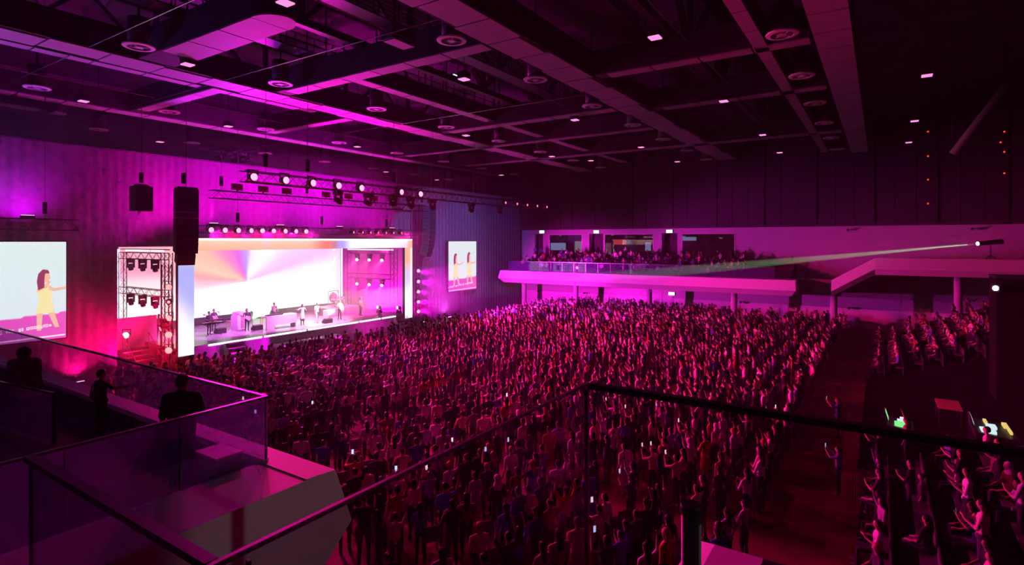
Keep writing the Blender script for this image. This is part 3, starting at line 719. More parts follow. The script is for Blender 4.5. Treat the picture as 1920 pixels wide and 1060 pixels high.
for i, u in enumerate((657, 674, 689, 703, 718, 732, 747)):
    x = on_y(u, 0, 37.2)[0]; par((x, 36.8, 9.22), 'tiny pink lamp, %s along the right part above the frame' % ordw[i], ('lens_small', .09), 7500, (1, .005, .24), (x + 11, 12, -1), 64)
tr = truss('truss_tower', (40.6, 37.9, 0), (40.6, 37.9, 8.2), 'slim tower with a column of pink lamps right of the frame', .4)
for i, v in enumerate((508, 528, 547, 566, 584)):
    p = on_y(786, v, 37.6); par((40.55, 37.55, p[2]), 'pink lamp, %s from the top in the column right of the frame' % ordw[i], ('lens_hot', .17), 16000, (1, .01, .80), (60, 33 if i % 2 == 0 else 17, .8), 58, look=(25, 10, 4))
tl = truss('truss_tower', (17.7, 37.9, 0), (17.7, 37.9, 7.0), 'slim tower with red lamps left of the frame', .4)
for i, (v, r_) in enumerate(((538, .17), (566, .09), (596, .17), (627, .2), (656, .2))):
    p = on_y(323, v, 37.6); par((17.65, 37.55, p[2]), 'red lamp, %s from the top in the column left of the frame' % ordw[i], ('lens_red', r_), 1600, RED, (10 - 2 * i, 20, 0), 130, 'red stage lamps')
# LED tubes framing the wings
for X, lab in ((18.55, 'left'), (39.0, 'right')):
    t = thing('led_tube', 'upright glowing pink tube at the %s edge of the big screen' % lab, 'light tube', (X, 46.85, 2.0))
    MB().box(-.06, .06, -.05, .05, 0, 5.9).build('tube', 'tube_pink', t); MB().box(-.08, .08, .05, .1, -.5, 5.95).build('channel', 'black_plastic', t)
    t = thing('led_tube', 'level glowing tube along the top of the %s wing' % lab, 'light tube', (X + (.0 if X < 20 else .1), 39.2, 7.78))
    if X < 20:
        MB().box(-.05, .05, 1.0, 2.6, 0, .1).build('tube', 'tube_pink', t); MB().box(-.05, .05, 3.0, 6.4, 0, .1).build('tube', 'tube_pink', t)
    else: MB().box(-.05, .05, .3, 6.8, -.2, -.1).build('tube', 'tube_pink', t)
    MB().box(-.07, .07, .2, 7.2, .1 if X < 20 else -.1, .16 if X < 20 else -.04).build('channel', 'black_plastic', t)
# moving heads
mh_base = MB().box(-.2, .2, -.2, .2, -.22, 0).mesh('base', 'black_plastic')
mh_yoke = MB().box(-.24, -.17, -.08, .08, -.62, -.2).box(.17, .24, -.08, .08, -.62, -.2).box(-.24, .24, -.08, .08, -.26, -.2).mesh('yoke', 'black_plastic')
mh_head = MB().lathe([(.0, -.22), (.13, -.22), (.17, -.1), (.16, .18), (.14, .24)], 14, axis='z').mesh('head', 'black_plastic', True)
def moving_head(loc, label, aim=None, lens='lens_warm', power=0, color=(1, .3, .6), angle=14, group='moving head lights', up=1, lit=True):
    t = thing('moving_head_light', label, 'moving head', loc, 0, group)
    link('base', mh_base, t).scale = (1, 1, up); link('yoke', mh_yoke, t).scale = (1, 1, up)
    h_ = link('head', mh_head, t, (0, 0, -.55 * up))
    c = Vector(loc) + Vector((0, 0, -.55 * up)); d = (Vector(aim) - c).normalized() if aim is not None else Vector((.2, -.3, -1)).normalized()
    h_.rotation_euler = d.to_track_quat('Z', 'Y').to_euler()
    l_ = link('lens', MB().lathe([(.0, .30), (.10, .28), (.155, .24), (.0, .23)], 14).mesh('lens', lens if lit else 'chrome', True), h_)
    if power: lamp('SPOT', c + d * .32, power, color, None, .05, c + d * 10, angle, .5, name='moving_head_beam')
    return t
for i, (yy, z) in enumerate([(y, z) for z in (7.2, 4.72) for y in (41.2, 43.0, 44.8)]):
    moving_head((18.5, yy, z), 'unlit moving head, %s on the %s truss in the left wing' % (ordw[i % 3], 'upper' if i < 3 else 'lower'), (19.2, yy - .6, 0), lit=False)
    moving_head((39.3, yy, z), 'lit moving head with soft beam, %s on the %s truss in the right wing' % (ordw[i % 3], 'upper' if i < 3 else 'lower'), (29, yy - 7.0, z - 4.0), 'lens_warm', 6500, (1, .16, .45), 22)
for i, (u, v) in enumerate(((711, 583), (748, 584))):
    x, y = on_z(u, v + 4, DZ); moving_head((x, y, DZ + .0), 'lit moving head standing on the deck, %s in the right wing' % ordw[i], (x - 6, y, DZ + 1.2), 'lens_warm', 1500, (1, .3, .5), 34, up=-1)
for i, (u, aim, col, pw) in enumerate(((737, (38, 39, 4), (1, .1, .4), 300), (811, (50, 40, 8), VIOLET, 3000), (884, (46, 40.1, 8.3), (.30, .28, 1), 9000), (937, (53, 40.1, 7.6), (.16, .14, 1), 9000))):
    x = on_y(u, 0, 25)[0]; moving_head((x, 25, TZ1 - .28), 'moving head slung under the front truss, %s from the left' % ordw[i], aim, 'lens_warm', pw, col, 40, lit=False)
for i, u in enumerate((634, 690, 770)):
    x = on_y(u, 0, 25)[0]; moving_head((x, 25, TZ1 - .28), 'dark moving head between the lamps of the front truss, %s from the left' % ordw[i], (x + 2, 20, 8), lit=False)
for i, u in enumerate((443, 492, 536, 610, 652, 700)):
    x = on_y(u, 0, 35.7)[0]; t = thing('flood_light', 'flat dark floodlight, %s along the second truss' % ordw[i], 'floodlight', (x, 35.6, 11.78), 0, 'floodlights on the second truss')
    MB().box(-.35, .35, -.08, .08, .1, .5).build('housing', 'black_plastic', t); MB().box(-.3, .3, -.11, -.08, .14, .46).build('gel_frame', 'gel_red', t); MB().box(-.03, .03, -.03, .03, 0, .1).build('clamp', 'steel_dark', t)
    lamp('SPOT', (x, 35.4, 12.4), 2600, (1, .0, .62) if i > 0 else (.5, .02, 1), None, .2, (x - 9 + 1.6 * i, 28.5, 17.5), 92, .5, name='added_uplight')  # lamp added to light the ceiling; the floodlights here are unlit
    if i % 2: lamp('SPOT', (x, 35.9, 12.4), 2200, (.8, 0, .8), None, .2, (x, 52, 16.5), 120, .6, name='added_uplight')  # lamp added to lift the end wall above the drapes
ADDED_WASH = [(20.5, 37.5, 9.65, (20.0, 40.3, 12.5), (1, 0, .62), 1500), (25.5, 37.5, 9.65, (25.5, 40.3, 12.5), (1, 0, .66), 1500), (31, 37.5, 9.65, (31, 40.3, 12.5), (.9, 0, .8), 1300), (37, 37.5, 9.65, (37, 40.3, 12.3), (.9, 0, .7), 1300),
        (13.6, 39.6, .12, (13.8, 40.2, 6.5), (1, 0, .16), 1600), (16.4, 39.4, .12, (15.6, 40.4, 7), (1, 0, .22), 2600), (6, 39.0, .12, (6, 40.3, 12), (.9, 0, .35), 350),
        (43.2, 39.2, .12, (43.6, 40.2, 7), (1, .0, .6), 900), (47.5, 39.4, .12, (47, 40.2, 6), (.7, .1, .8), 500), (11, 38.8, 9.85, (11, 44, 15), (.7, 0, .9), 700), (18.6, 37.5, 9.65, (15.5, 40.3, 12), (1, 0, .6), 1600),
        (21.5, 36.3, .12, (21.5, 38.1, .9), (1, 0, .8), 700), (25, 36.2, .12, (25, 38.1, .9), (.9, 0, .85), 700), (30, 36.0, .12, (30, 38.1, .9), (1, 0, .6), 450), (35, 36.0, .12, (35, 38.1, .9), (1, 0, .6), 450)]
for i, (x, y_, z, aim, c_, pw) in enumerate(ADDED_WASH):  # wash lights added to colour the drapes and stage skirt
    t = thing('added_wash', 'added wash light facing the stage wall, %s' % ['first above the frame', 'second above the frame', 'third above the frame', 'fourth above the frame', 'at the red-lit left drape', 'beside the red stairs', 'under the left screen', 'just right of the frame', 'under the right screen', 'on the left screen truss', 'fifth above the frame, behind the left line array', 'first in the pit before the stage', 'second in the pit before the stage', 'third in the pit before the stage', 'fourth in the pit before the stage'][i], 'added light', (x, y_, z - .1))
    MB().box(-.3, .3, -.08, .08, 0, .14).build('housing', 'black_plastic', t); MB().box(-.28, .28, -.06, .06, .14, .16).build('lens', 'tube_pink', t); MB().box(-.32, -.3, -.03, .03, -.02, .1).box(.3, .32, -.03, .03, -.02, .1).build('yoke', 'steel_dark', t)
    lamp('SPOT', (x, y_, z + .12), pw, c_, None, .15, aim, 130, .8, name='added_wash_beam')
for i, (x, y_, aim, c_, pw) in enumerate(((22.5, 38.3, (22.5, 42.5, 1.5), (.9, .10, 1), 5000), (25.5, 38.3, (25.5, 42, 1.5), (1, .25, .95), 6500), (29.3, 38.3, (29.3, 40.4, 2), (1, .42, .8), 9000), (31.2, 38.3, (31.6, 41, 2), (1, .45, .65), 10000), (34.5, 38.3, (35.2, 43, 2), (1, .15, .45), 9000), (37.2, 38.3, (37.5, 43, 2), (1, .03, .45), 9000))):
    par((x, 38.12, 8.2), 'spotlight tucked behind the frame header, %s from the left' % ordw[i], ('lens_warm', .13), pw, c_, aim, 60, 'header spotlights')
for i, (x, y_) in enumerate(((41.2, 41.5), (41.2, 45.0))):
    lx = thing('added_wash', 'added magenta wash light on the floor of the right wing, %s' % ['front', 'rear'][i], 'added light', (x, y_, 0)); MB().box(-.2, .2, -.3, .3, 0, .25).build('housing', 'black_plastic', lx); MB().box(-.15, .15, -.25, .25, .25, .28).build('lens', 'tube_pink', lx)
    lamp('SPOT', (x, y_, .4), 7000, (1, 0, .6), None, .15, (42.8, y_, 5.5), 150, .8, name='added_wash_beam')  # lamp added to flood the right wing wall with magenta
for i, (x, aim) in enumerate(((3.0, (5, 26, 17.5)), (8.5, (9, 33, 17.5)))):
    lamp('SPOT', (x, 38.3, 9.9), 2200, (.28, .10, 1), None, .2, aim, 120, .6, name='added_blue_uplight')  # blue lamp added to tint the left of the ceiling
    lx = thing('flood_light', 'added blue floodlight on the left screen truss, %s' % ordw[i], 'floodlight', (x, 38.35, 9.62)); MB().box(-.3, .3, -.1, .1, .05, .3).build('housing', 'black_plastic', lx); MB().box(-.03, .03, -.03, .03, 0, .05).build('clamp', 'steel_dark', lx)
moving_head((17.5, 37.75, 3.6), 'red wash light by the left stage stairs', (12, 39, 1), 'lens_red', 900, (1, 0, .06), 120)
x, y, z = on_y(236, 629, 41.0)
par((x, 41, z), 'big glaring red lamp low in the left wing', ('lens_warm', .2), 700, (1, .0, .10), (12, 36, 0), 130, 'red stage lamps')
t = bpy.data.objects['stage_lamp.%03d' % (sum(1 for o in bpy.data.objects if o.name.startswith('stage_lamp') and o.type == 'EMPTY') - 1)]; MB().tube((0, .2, -z), (0, .2, 0), .03).build('stand', 'steel_dark', t)

# ---- line arrays and hung speakers
def line_array(x, y, ztop, n, label, rz=0, s=1.0):
    t = thing('line_array', label, 'loudspeaker', (x, y, ztop), rz)
    MB().box(-.55, .55, -.45, .5, 0, .12).build('rigging_frame', 'steel_dark', t)
    MB().tube((0, 0, .12), (0, 0, 22.0 - ztop), .014, n=5).build('hoist_chain', 'steel_dark', t); MB().tube((-.15, 0, .35), (-.15, 0, 1.0), .13, n=10).build('hoist_motor', 'black_plastic', t)
    yv, zv, ang = 0.0, 0.0, 0.0
    for k in range(n):
        ang = math.radians(.4 * k if k < n * .55 else .4 * n * .55 + 3.2 * (k - n * .55))
        h_ = .36; dy, dz = math.sin(ang), math.cos(ang)
        fr, bk = -.40, .38
        q = [(yv + fr * dz, zv - fr * dy * -1), (yv + bk * dz, zv + bk * dy)]
        a = (yv + fr * math.cos(ang), zv + fr * math.sin(ang)); b = (yv + bk * math.cos(ang), zv + bk * math.sin(ang))
        c = (b[0] + math.sin(ang) * h_, b[1] - math.cos(ang) * h_); d = (a[0] + math.sin(ang) * h_, a[1] - math.cos(ang) * h_)
        wx = .62 if k < n - 2 else .5
        MB().prism([a, b, (c[0], c[1] + .03), (d[0], d[1] + .015)], -wx, wx, 'x').build('cabinet', 'speaker_grille', t)
        MB().box(-wx - .02, -wx, (a[0] + d[0]) / 2 - .03, (a[0] + d[0]) / 2 + .03, (a[1] + d[1]) / 2 - .05, (a[1] + d[1]) / 2 + .05).build('link_plate', 'steel_rail', t)
        yv += math.sin(ang) * h_; zv -= math.cos(ang) * h_
    return t
line_array(18.05, 36.2, 11.72, 13, 'tall black line array hanging left of the stage frame', -.25); line_array(40.6, 36.2, 11.72, 13, 'hazy line array hanging right of the stage frame', .25)
x, y, z = on_y(265, 396, 37.0)
t = thing('hung_speaker', 'small stack of black bass speakers hanging left of the line array', 'loudspeaker', (x, y, z))
for k in range(3): MB().box(-.48, .48, -.4, .4, .5 * k, .5 * k + .48).build('cabinet', 'speaker_grille', t)
MB().box(-.3, .3, -.2, .2, 1.5, 1.6).build('rigging_frame', 'steel_dark', t); MB().tube((0, 0, 1.6), (0, 0, 22.0 - z), .014, n=5).build('hoist_chain', 'steel_dark', t); MB().tube((0, 0, 1.7), (0, 0, 2.3), .12, n=10).build('hoist_motor', 'black_plastic', t)

# ---- side screens with the singer's close-up
def imag(x0, x1, y, z0, z1, label, figs, capt):
    t = thing('side_screen', label, 'screen', (x0, y, z0)); W_ = x1 - x0; H_ = z1 - z0
    def col(u, s):
        c = lerp((.80, .93, 1.0), (.86, .98, .99), s)
        if s < .27 - .05 * (1 - u): c = lerp((.75, .05, .55), (.95, .12, .62), u)
        return c
    grid_screen('display', (0, 0, 0), (W_, 0, 0), (0, 0, H_), 40, 60, col, 'led_imag', t)
    MB().box(-.06, W_ + .06, .02, .22, -.06, H_ + .08).build('housing', 'black_plastic', t)
    for px_, flip, sc_ in figs:
        g = sc_ * H_
        def pl(pts, mat, nm, off):
            MB().prism([(min(W_ - .01, px_ * W_ + flip * a * g), .10 * H_ + b * g) for a, b in pts], -off - .004, -off, 'y').build(nm, mat, t)
        pl([(-.11, .28), (.13, .28), (.10, .52), (.09, .68), (.06, .76), (-.07, .76), (-.10, .66), (-.07, .52)], 'img_dress', 'picture_dress', .012)
        pl([(-.10, 0), (-.04, 0), (-.02, .3), (-.10, .3)], 'img_skin', 'picture_leg', .010); pl([(.20, .03), (.14, .03), (.04, .3), (.13, .3)], 'img_skin', 'picture_leg', .010)
        pl([(.05, .74), (.13, .68), (.30, .70), (.42, .75), (.42, .72), (.30, .66), (.13, .63), (.06, .66)], 'img_skin', 'picture_arm', .014)
        pl([(-.09, .72), (-.10, .63), (.04, .70), (.09, .80), (.05, .80), (-.02, .72)], 'img_skin', 'picture_arm', .016)
        pl([(-.03, .78), (.05, .79), (.08, .86), (.06, .94), (0, .96), (-.04, .90)], 'img_skin', 'picture_face', .018)
        pl([(-.08, .66), (.00, .70), (.00, .84), (.01, .93), (.07, .93), (.05, .985), (-.02, 1.0), (-.08, .93), (-.10, .80)], 'img_hair', 'picture_hair', .020)
    if capt:
        rr_ = random.Random(3); x = -.02; m = MB()
        while x < .86:
            w1 = rr_.uniform(.012, .03); z1_ = .075 + .065 * x + rr_.uniform(-.004, .004); h1 = rr_.uniform(.022, .036)
            if rr_.random() < .82:
                a, b, c_ = x * W_, (x + w1) * W_, z1_ * H_
                m.box(a, b, -.026, -.022, c_, c_ + .012 * H_); m.box(a, a + .006 * W_, -.026, -.022, c_, c_ + h1 * H_); m.box(b - .006 * W_, b, -.026, -.022, c_, c_ + h1 * H_ * .8); m.box(a, b, -.026, -.022, c_ + h1 * H_ - .008 * H_, c_ + h1 * H_)
            x += w1 + .006
        m.build('caption_glyphs', 'img_text', t)['kind'] = 'stuff'
        MB().prism([(.0, .012 * H_), (W_ * .99, .025 * H_), (W_ * .99, .04 * H_), (.0, .027 * H_)], -.02, -.016, 'y').build('caption_bar', 'img_text', t)
    return t
emission('img_dress', (1.0, .88, .45), .95); emission('img_skin', (1.0, .55, .42), .95); emission('img_hair', (.42, .05, .16), .8); emission('img_text', (1.0, .72, .80), 1.1)
xl = on_y(124, 0, 38.8)[0]; xr0, xr1 = on_y(841, 0, 38.8)[0], on_y(893, 0, 38.8)[0]
imag(xl - 5.0, xl, 38.8, 3.0, 8.45, 'left side screen showing the singer in a yellow dress', [(.80, 1, .62)], True)
imag(xr0, xr1, 38.8, 3.0, 8.45, 'right side screen with two pale figures, beyond the stage', [(.24, 1, .66), (.72, 1, .68)], True)
for X, nm in ((xr0 + .5, 'right'), ): truss('truss_tower', (X + 2, 39.2, 0), (X + 2, 39.2, 8.6), 'support tower behind the right side screen', .3)

# ---- left stage stairs and cases in red light
t = thing('side_stairs', 'stage access stairs bathed in red light at the left', 'stairs', (15.9, 37.6, 0))
for k in range(6): MB().box(0, 1.5, .1 + .32 * k, .1 + .32 * (k + 1), .25 * k + .18, .25 * (k + 1)).build('tread', 'stage_deck', t)
for sx in (0, 1.5):
    MB().tube((sx, .1, 1.1), (sx, 2.0, 2.6), .025).build('handrail', 'truss_metal', t); MB().tube((sx, .1, 0), (sx, .1, 1.1), .02).build('post', 'truss_metal', t); MB().tube((sx, 2.0, 0), (sx, 2.0, 2.6), .02).build('post', 'truss_metal', t)
t = thing('flight_case', 'low dark flight case left of the red stairs', 'case', (*on_z(236, 672, 0.0), 0), 0)
for k in range(2): MB().box(-1.0, 1.0, -.5, .5, .02 + .62 * k, .6 + .62 * k).build('case_body', 'black_plastic', t)
MB().box(-1.02, 1.02, -.52, .52, .60, .64).build('seam_strip', 'truss_metal', t)
t = thing('wing_panel', 'pale pink masking panel behind the red stairs', 'panel', (18.0, 42.5, 0))
MB().box(-1.4, 1.2, 0, .1, 1.2, 3.3).build('board', 'amp_white', t); MB().box(-1.4, 1.2, .02, .08, 0, 1.5).build('leg_board', 'stage_skirt', t)

# ================================================================== PEOPLE
def seg_loft(mb, p, q, r0, r1, n=8, flat=None):
    """tapered limb piece with rounded ends; r may be (rx, ry) across hall X / the other axis"""
    p = Vector(p); q = Vector(q); d = q - p; L = d.length
    t = d.normalized() if L > 1e-6 else Vector((0, 0, 1))
    a = Vector((1, 0, 0)); a = (a - t * a.dot(t))
    if a.length < .2: a = Vector((0, 1, 0)) - t * t.y
    a.normalize(); b = t.cross(a)
    R0 = r0 if isinstance(r0, tuple) else (r0, r0); R1 = r1 if isinstance(r1, tuple) else (r1, r1)
    rings = []
    for k in (-.95, -.55): s = math.sqrt(1 - k * k); rings.append((p + t * (k * min(R0)), R0[0] * s, R0[1] * s))
    rings.append((p, *R0)); rings.append((q, *R1))
    for k in (.55, .95): s = math.sqrt(1 - k * k); rings.append((q + t * (k * min(R1)), R1[0] * s, R1[1] * s))
    vs = []; m = len(rings)
    for c, rx, ry in rings:
        for i in range(n):
            g = 2 * math.pi * i / n; vs.append(c + a * (rx * math.cos(g)) + b * (ry * math.sin(g)))
    fs = [(j * n + i, j * n + (i + 1) % n, (j + 1) * n + (i + 1) % n, (j + 1) * n + i) for j in range(m - 1) for i in range(n)]
    fs += [tuple(range(n))[::-1], tuple(range((m - 1) * n, m * n))]
    mb.add(vs, fs)
ARMS = {'down': [(.235, -.03, 1.13), (.25, .06, .89), (.25, .10, .80)], 'clap': [(.27, .06, 1.17), (.11, .27, 1.26), (.025, .33, 1.33)],
        'up': [(.27, .08, 1.60), (.22, .14, 1.83), (.21, .17, 1.93)], 'phone': [(.24, .18, 1.36), (.12, .36, 1.55), (.06, .40, 1.63)],
        'wave': [(.36, .05, 1.45), (.42, .12, 1.69), (.44, .15, 1.79)], 'hip': [(.37, -.05, 1.15), (.21, .05, 1.0), (.13, .07, .97)],
        'fold': [(.25, .07, 1.14), (.05, .22, 1.13), (-.05, .23, 1.16)], 'point': [(.36, .22, 1.36), (.48, .44, 1.40), (.53, .53, 1.42)],
        'guitar_r': [(.30, -.02, 1.15), (.12, .22, 1.02), (.05, .25, 1.0)], 'guitar_l': [(.33, .10, 1.16), (.50, .26, 1.24), (.55, .28, 1.27)],
        'keys': [(.25, .08, 1.14), (.17, .34, 1.03), (.15, .42, 1.0)], 'mic': [(.27, .10, 1.18), (.10, .22, 1.42), (.03, .22, 1.5)],
        'lap': [(.25, .05, 1.14), (.17, .28, 1.03), (.13, .36, 1.02)], 'out': [(.40, .08, 1.30), (.60, .20, 1.34), (.69, .24, 1.36)]}
def body_parts(la, ra, sit=False, dress=False, build=1.0, hunch=0.0, walk=0.0, fingers=False):
    S = []; dz = -.44 if sit else 0.0
    def add(p, q, r0, r1, lab): S.append((Vector(p), Vector(q), r0, r1, lab))
    up = lambda p: (p[0], p[1] + hunch * max(0, p[2] - 1.0), p[2] + dz)
    B = build
    add(up((-.055, 0, .96)), up((.055, 0, .96)), (.13 * B, .115 * B), (.13 * B, .115 * B), 'pants' if not dress else 'shirt')
    add(up((0, 0, .99)), up((0, .0, 1.15)), (.155 * B, .108 * B), (.145 * B, .10 * B), 'shirt')
    add(up((0, 0, 1.15)), up((0, 0, 1.36)), (.148 * B, .10 * B), (.175 * B, .11 * B), 'shirt')
    add(up((-.12, -.01, 1.41)), up((.12, -.01, 1.41)), (.06, .062 * B), (.06, .062 * B), 'shirt')
    add(up((0, -.01, 1.43)), up((0, .005, 1.53)), .056, .050, 'skin')
    add(up((0, .02, 1.575)), up((0, .012, 1.66)), (.062, .075), (.074, .092), 'skin')
    add(up((0, .10, 1.605)), up((0, .108, 1.63)), .014, .010, 'skin')                       # nose
    for s in (-1, 1): add(up((s * .074, .01, 1.61)), up((s * .076, .005, 1.645)), .012, .014, 'skin')   # ears
    for s, A in ((-1, la), (1, ra)):
        e, wv, hd = [Vector(up((s * p[0], p[1], p[2]))) for p in ARMS[A]]
        sh = Vector(up((s * .185, -.01, 1.40)))
        add(sh, e, .058 * B, .043 * B, 'shirt'); add(e, wv, .040, .028, 'skin')
        d = (hd - wv).normalized(); sd = d.cross(Vector((0, 1, 0)) if abs(d.y) < .8 else Vector((0, 0, 1))).normalized(); palm = wv + d * .06
        add(wv + d * .01, wv + d * .075, (.030, .020), (.036, .020), 'skin')
        r = .0095 if fingers else .013
        for k, (o, l_) in enumerate(((-.030, .060), (-.010, .072), (.010, .068), (.030, .052))):
            st_ = wv + d * .085 + sd * o; mid = st_ + d * l_ * .6 + Vector((0, .006, 0)); en = mid + d * l_ * .4 + Vector((0, .012, -.006))
            add(st_, mid, r, r * .95, 'skin'); add(mid, en, r * .95, r * .8, 'skin')
        add(wv + d * .03 - sd * .028 * s, wv + d * .085 - sd * .062 * s, r * 1.15, r, 'skin')
    if sit:
        for s in (-1, 1):
            add((s * .09, .0, .50), (s * .13, .42, .50), .088 * B, .064 * B, 'pants'); add((s * .13, .42, .49), (s * .13, .44, .10), .058 * B, .042, 'pants'); add((s * .13, .43, .045), (s * .14, .57, .035), .042, .036, 'shoe')
    else:
        if dress: add((0, 0, .93), (0, 0, .55), (.165 * B, .13 * B), (.22 * B, .19 * B), 'shirt')
        for s in (-1, 1):
            f = walk * s
            add((s * .085, 0, .90), (s * .10, .02 + f * .5, .50), .088 * B, .060 * B, 'skin' if dress else 'pants'); add((s * .10, .02 + f * .5, .50), (s * .105, -.02 + f, .09), .056 * B, .042, 'skin' if dress else 'pants')
            add((s * .105, -.02 + f, .045), (s * .12, .13 + f, .035), .042, .036, 'shoe')
    return S
HAIRS = {
 'short': [((0, -.012, 1.66), (0, -.005, 1.675), (.083, .100), (.080, .095)), ((0, -.055, 1.60), (0, -.06, 1.64), (.07, .05), (.07, .05))],
 'long': [((0, -.012, 1.66), (0, -.005, 1.68), (.088, .104), (.084, .10)), ((0, -.075, 1.62), (0, -.10, 1.33), (.088, .045), (.075, .030))],
 'bob': [((0, -.012, 1.655), (0, -.005, 1.675), (.092, .106), (.086, .10)), ((0, -.055, 1.62), (0, -.06, 1.52), (.095, .06), (.088, .05))],
 'full': [((0, -.015, 1.64), (0, -.01, 1.66), (.135, .125), (.13, .12)), ((0, -.05, 1.60), (0, -.05, 1.55), (.13, .09), (.11, .07))],
 'bun': [((0, -.012, 1.66), (0, -.005, 1.675), (.083, .100), (.080, .095)), ((0, -.105, 1.70), (0, -.12, 1.72), .045, .045)],
 'cap': [((0, 0, 1.685), (0, 0, 1.71), (.086, .100), (.082, .092)), ((0, .09, 1.69), (0, .17, 1.68), (.065, .008), (.06, .008))],
 'scarf': [((0, -.01, 1.64), (0, -.005, 1.675), (.092, .105), (.088, .102)), ((0, -.04, 1.58), (0, -.03, 1.42), (.09, .085), (.15, .11))]}
def solid(parts, voxel, ratio, name):
    mb = MB()
    for p, q, r0, r1, *_ in parts: seg_loft(mb, p, q, r0, r1, 8)
    me = bpy.data.meshes.new(name); me.from_pydata(mb.v, [], mb.f); o = bpy.data.objects.new(name, me); COL.objects.link(o)
    rm = o.modifiers.new('r', 'REMESH'); rm.mode = 'VOXEL'; rm.voxel_size = voxel
    sm = o.modifiers.new('s', 'SMOOTH'); sm.factor = .5; sm.iterations = 2
    dc = o.modifiers.new('d', 'DECIMATE'); dc.ratio = ratio
    dg = bpy.context.evaluated_depsgraph_get(); dg.update()
    out = bpy.data.meshes.new_from_object(o.evaluated_get(dg)); out.name = name
    bpy.data.objects.remove(o); bpy.data.meshes.remove(me)
    out.polygons.foreach_set('use_smooth', [True] * len(out.polygons)); return out
LABS = ['skin', 'shirt', 'pants', 'shoe']
def assign(me, parts, mats):
    P = np.array([p[0] for p in parts]); Q = np.array([p[1] for p in parts]); D = Q - P; LL = np.maximum((D * D).sum(1), 1e-9)
    R = np.array([(np.mean(p[2]) + np.mean(p[3])) / 2 for p in parts]); lab = np.array([LABS.index(p[4]) for p in parts])
    C = np.array([f.center for f in me.polygons])
    t = np.clip(((C[:, None, :] - P[None]) * D[None]).sum(2) / LL[None], 0, 1)
    dist = np.linalg.norm(C[:, None, :] - (P[None] + t[..., None] * D[None]), axis=2) - R[None]
    mi = lab[dist.argmin(1)]
    me.materials.clear()
    for m_ in mats: me.materials.append(MATS[m_])
    me.polygons.foreach_set('material_index', mi.astype(np.int32)); return mi
PM = ['skin_rand', 'shirt_obj', 'trousers_rand', 'shoe_rand']
POSES = {'standing with arms at sides': ('down', 'down', 0, 0), 'clapping': ('clap', 'clap', 0, 0), 'with both arms raised': ('up', 'up', 0, 0), 'waving one raised arm': ('down', 'wave', 0, 0),
         'holding up a phone': ('phone', 'phone', 0, 0), 'with a hand on the hip': ('hip', 'down', 0, 0), 'with folded arms': ('fold', 'fold', 0, 0), 'raising one hand high': ('down', 'up', 0, 0),
         'wearing a dress': ('down', 'down', 0, 1), 'clapping in a dress': ('clap', 'clap', 0, 1)}
SITS = {'seated with hands in lap': ('lap', 'lap', 1, 0), 'seated and clapping': ('clap', 'clap', 1, 0), 'seated and raising an arm': ('lap', 'up', 1, 0), 'seated holding up a phone': ('phone', 'phone', 1, 0)}
TEMPL = {}; LOW = {}
for k, (la, ra, sit, dr) in {**POSES, **SITS}.items():
    pr = body_parts(la, ra, bool(sit), bool(dr)); me = solid(pr, .020, .22, 'person'); assign(me, pr, PM); TEMPL[k] = me
HAIRM = {}
for k, pr in HAIRS.items():
    me = solid([(Vector(a), Vector(b), c, d) for a, b, c, d in pr], .02, .30, 'hair'); me.materials.append(MATS['hair_obj']); HAIRM[k] = me
for k, (la, ra, sit, dr) in {**POSES, **SITS}.items():
    pr = body_parts(la, ra, bool(sit), bool(dr)); hp = [(Vector(a) + Vector((0, 0, -.44 if sit else 0)), Vector(b) + Vector((0, 0, -.44 if sit else 0)), c, d, 'hair') for a, b, c, d in HAIRS[RNG.choice(['short', 'long', 'bob'])]]
    LABS.append('hair') if 'hair' not in LABS else None
    me = solid(pr + hp, .034, .16, 'far_person'); mi = assign(me, pr + hp, PM[:1]); me.calc_loop_triangles()
    co = np.empty(len(me.vertices) * 3); me.vertices.foreach_get('co', co)
    tri = np.empty(len(me.loop_triangles) * 3, np.int32); me.loop_triangles.foreach_get('vertices', tri)
    pi = np.empty(len(me.loop_triangles), np.int32); me.loop_triangles.foreach_get('polygon_index', pi)
    LOW[k] = (co.reshape(-1, 3), tri.reshape(-1, 3), mi[pi]); bpy.data.meshes.remove(me)

SHORTP = {'standing with arms at sides': 'standing', 'clapping': 'clapping', 'with both arms raised': 'arms raised', 'waving one raised arm': 'waving', 'holding up a phone': 'filming', 'with a hand on the hip': 'hand on hip', 'with folded arms': 'arms folded', 'raising one hand high': 'hand up',
          'wearing a dress': 'still', 'clapping in a dress': 'clapping', 'seated with hands in lap': 'sitting', 'seated and clapping': 'sitting clapping', 'seated and raising an arm': 'sitting arm up', 'seated holding up a phone': 'sitting filming'}
SHIRTS = [('white', (.80, .78, .78), 20), ('cream', (.72, .62, .50), 7), ('black', (.02, .02, .025), 26), ('dark grey', (.07, .07, .08), 12), ('navy', (.02, .03, .12), 8), ('blue', (.10, .18, .55), 5),
          ('purple', (.22, .10, .45), 5), ('red', (.45, .05, .04), 4), ('orange', (.60, .18, .04), 1), ('pink', (.75, .35, .40), 7), ('pale grey', (.45, .45, .47), 8), ('brown', (.22, .10, .06), 5)]
SW = [s[2] for s in SHIRTS]
HAIRC = [('black', (.012, .009, .010), 70), ('dark brown', (.05, .022, .012), 20), ('reddish', (.28, .07, .03), 6), ('fair', (.45, .28, .12), 3)]
HSTY = [('short', 'short {c} hair', 36), ('long', 'long {c} hair', 34), ('bob', '{c} bob', 14), ('bun', '{c} bun', 8), ('cap', '{c} cap', 5), ('scarf', 'pale headscarf', 4)]
STAGE_C = (29.0, 40.0)
people = []                                           # (x, y, z, face angle, pose)
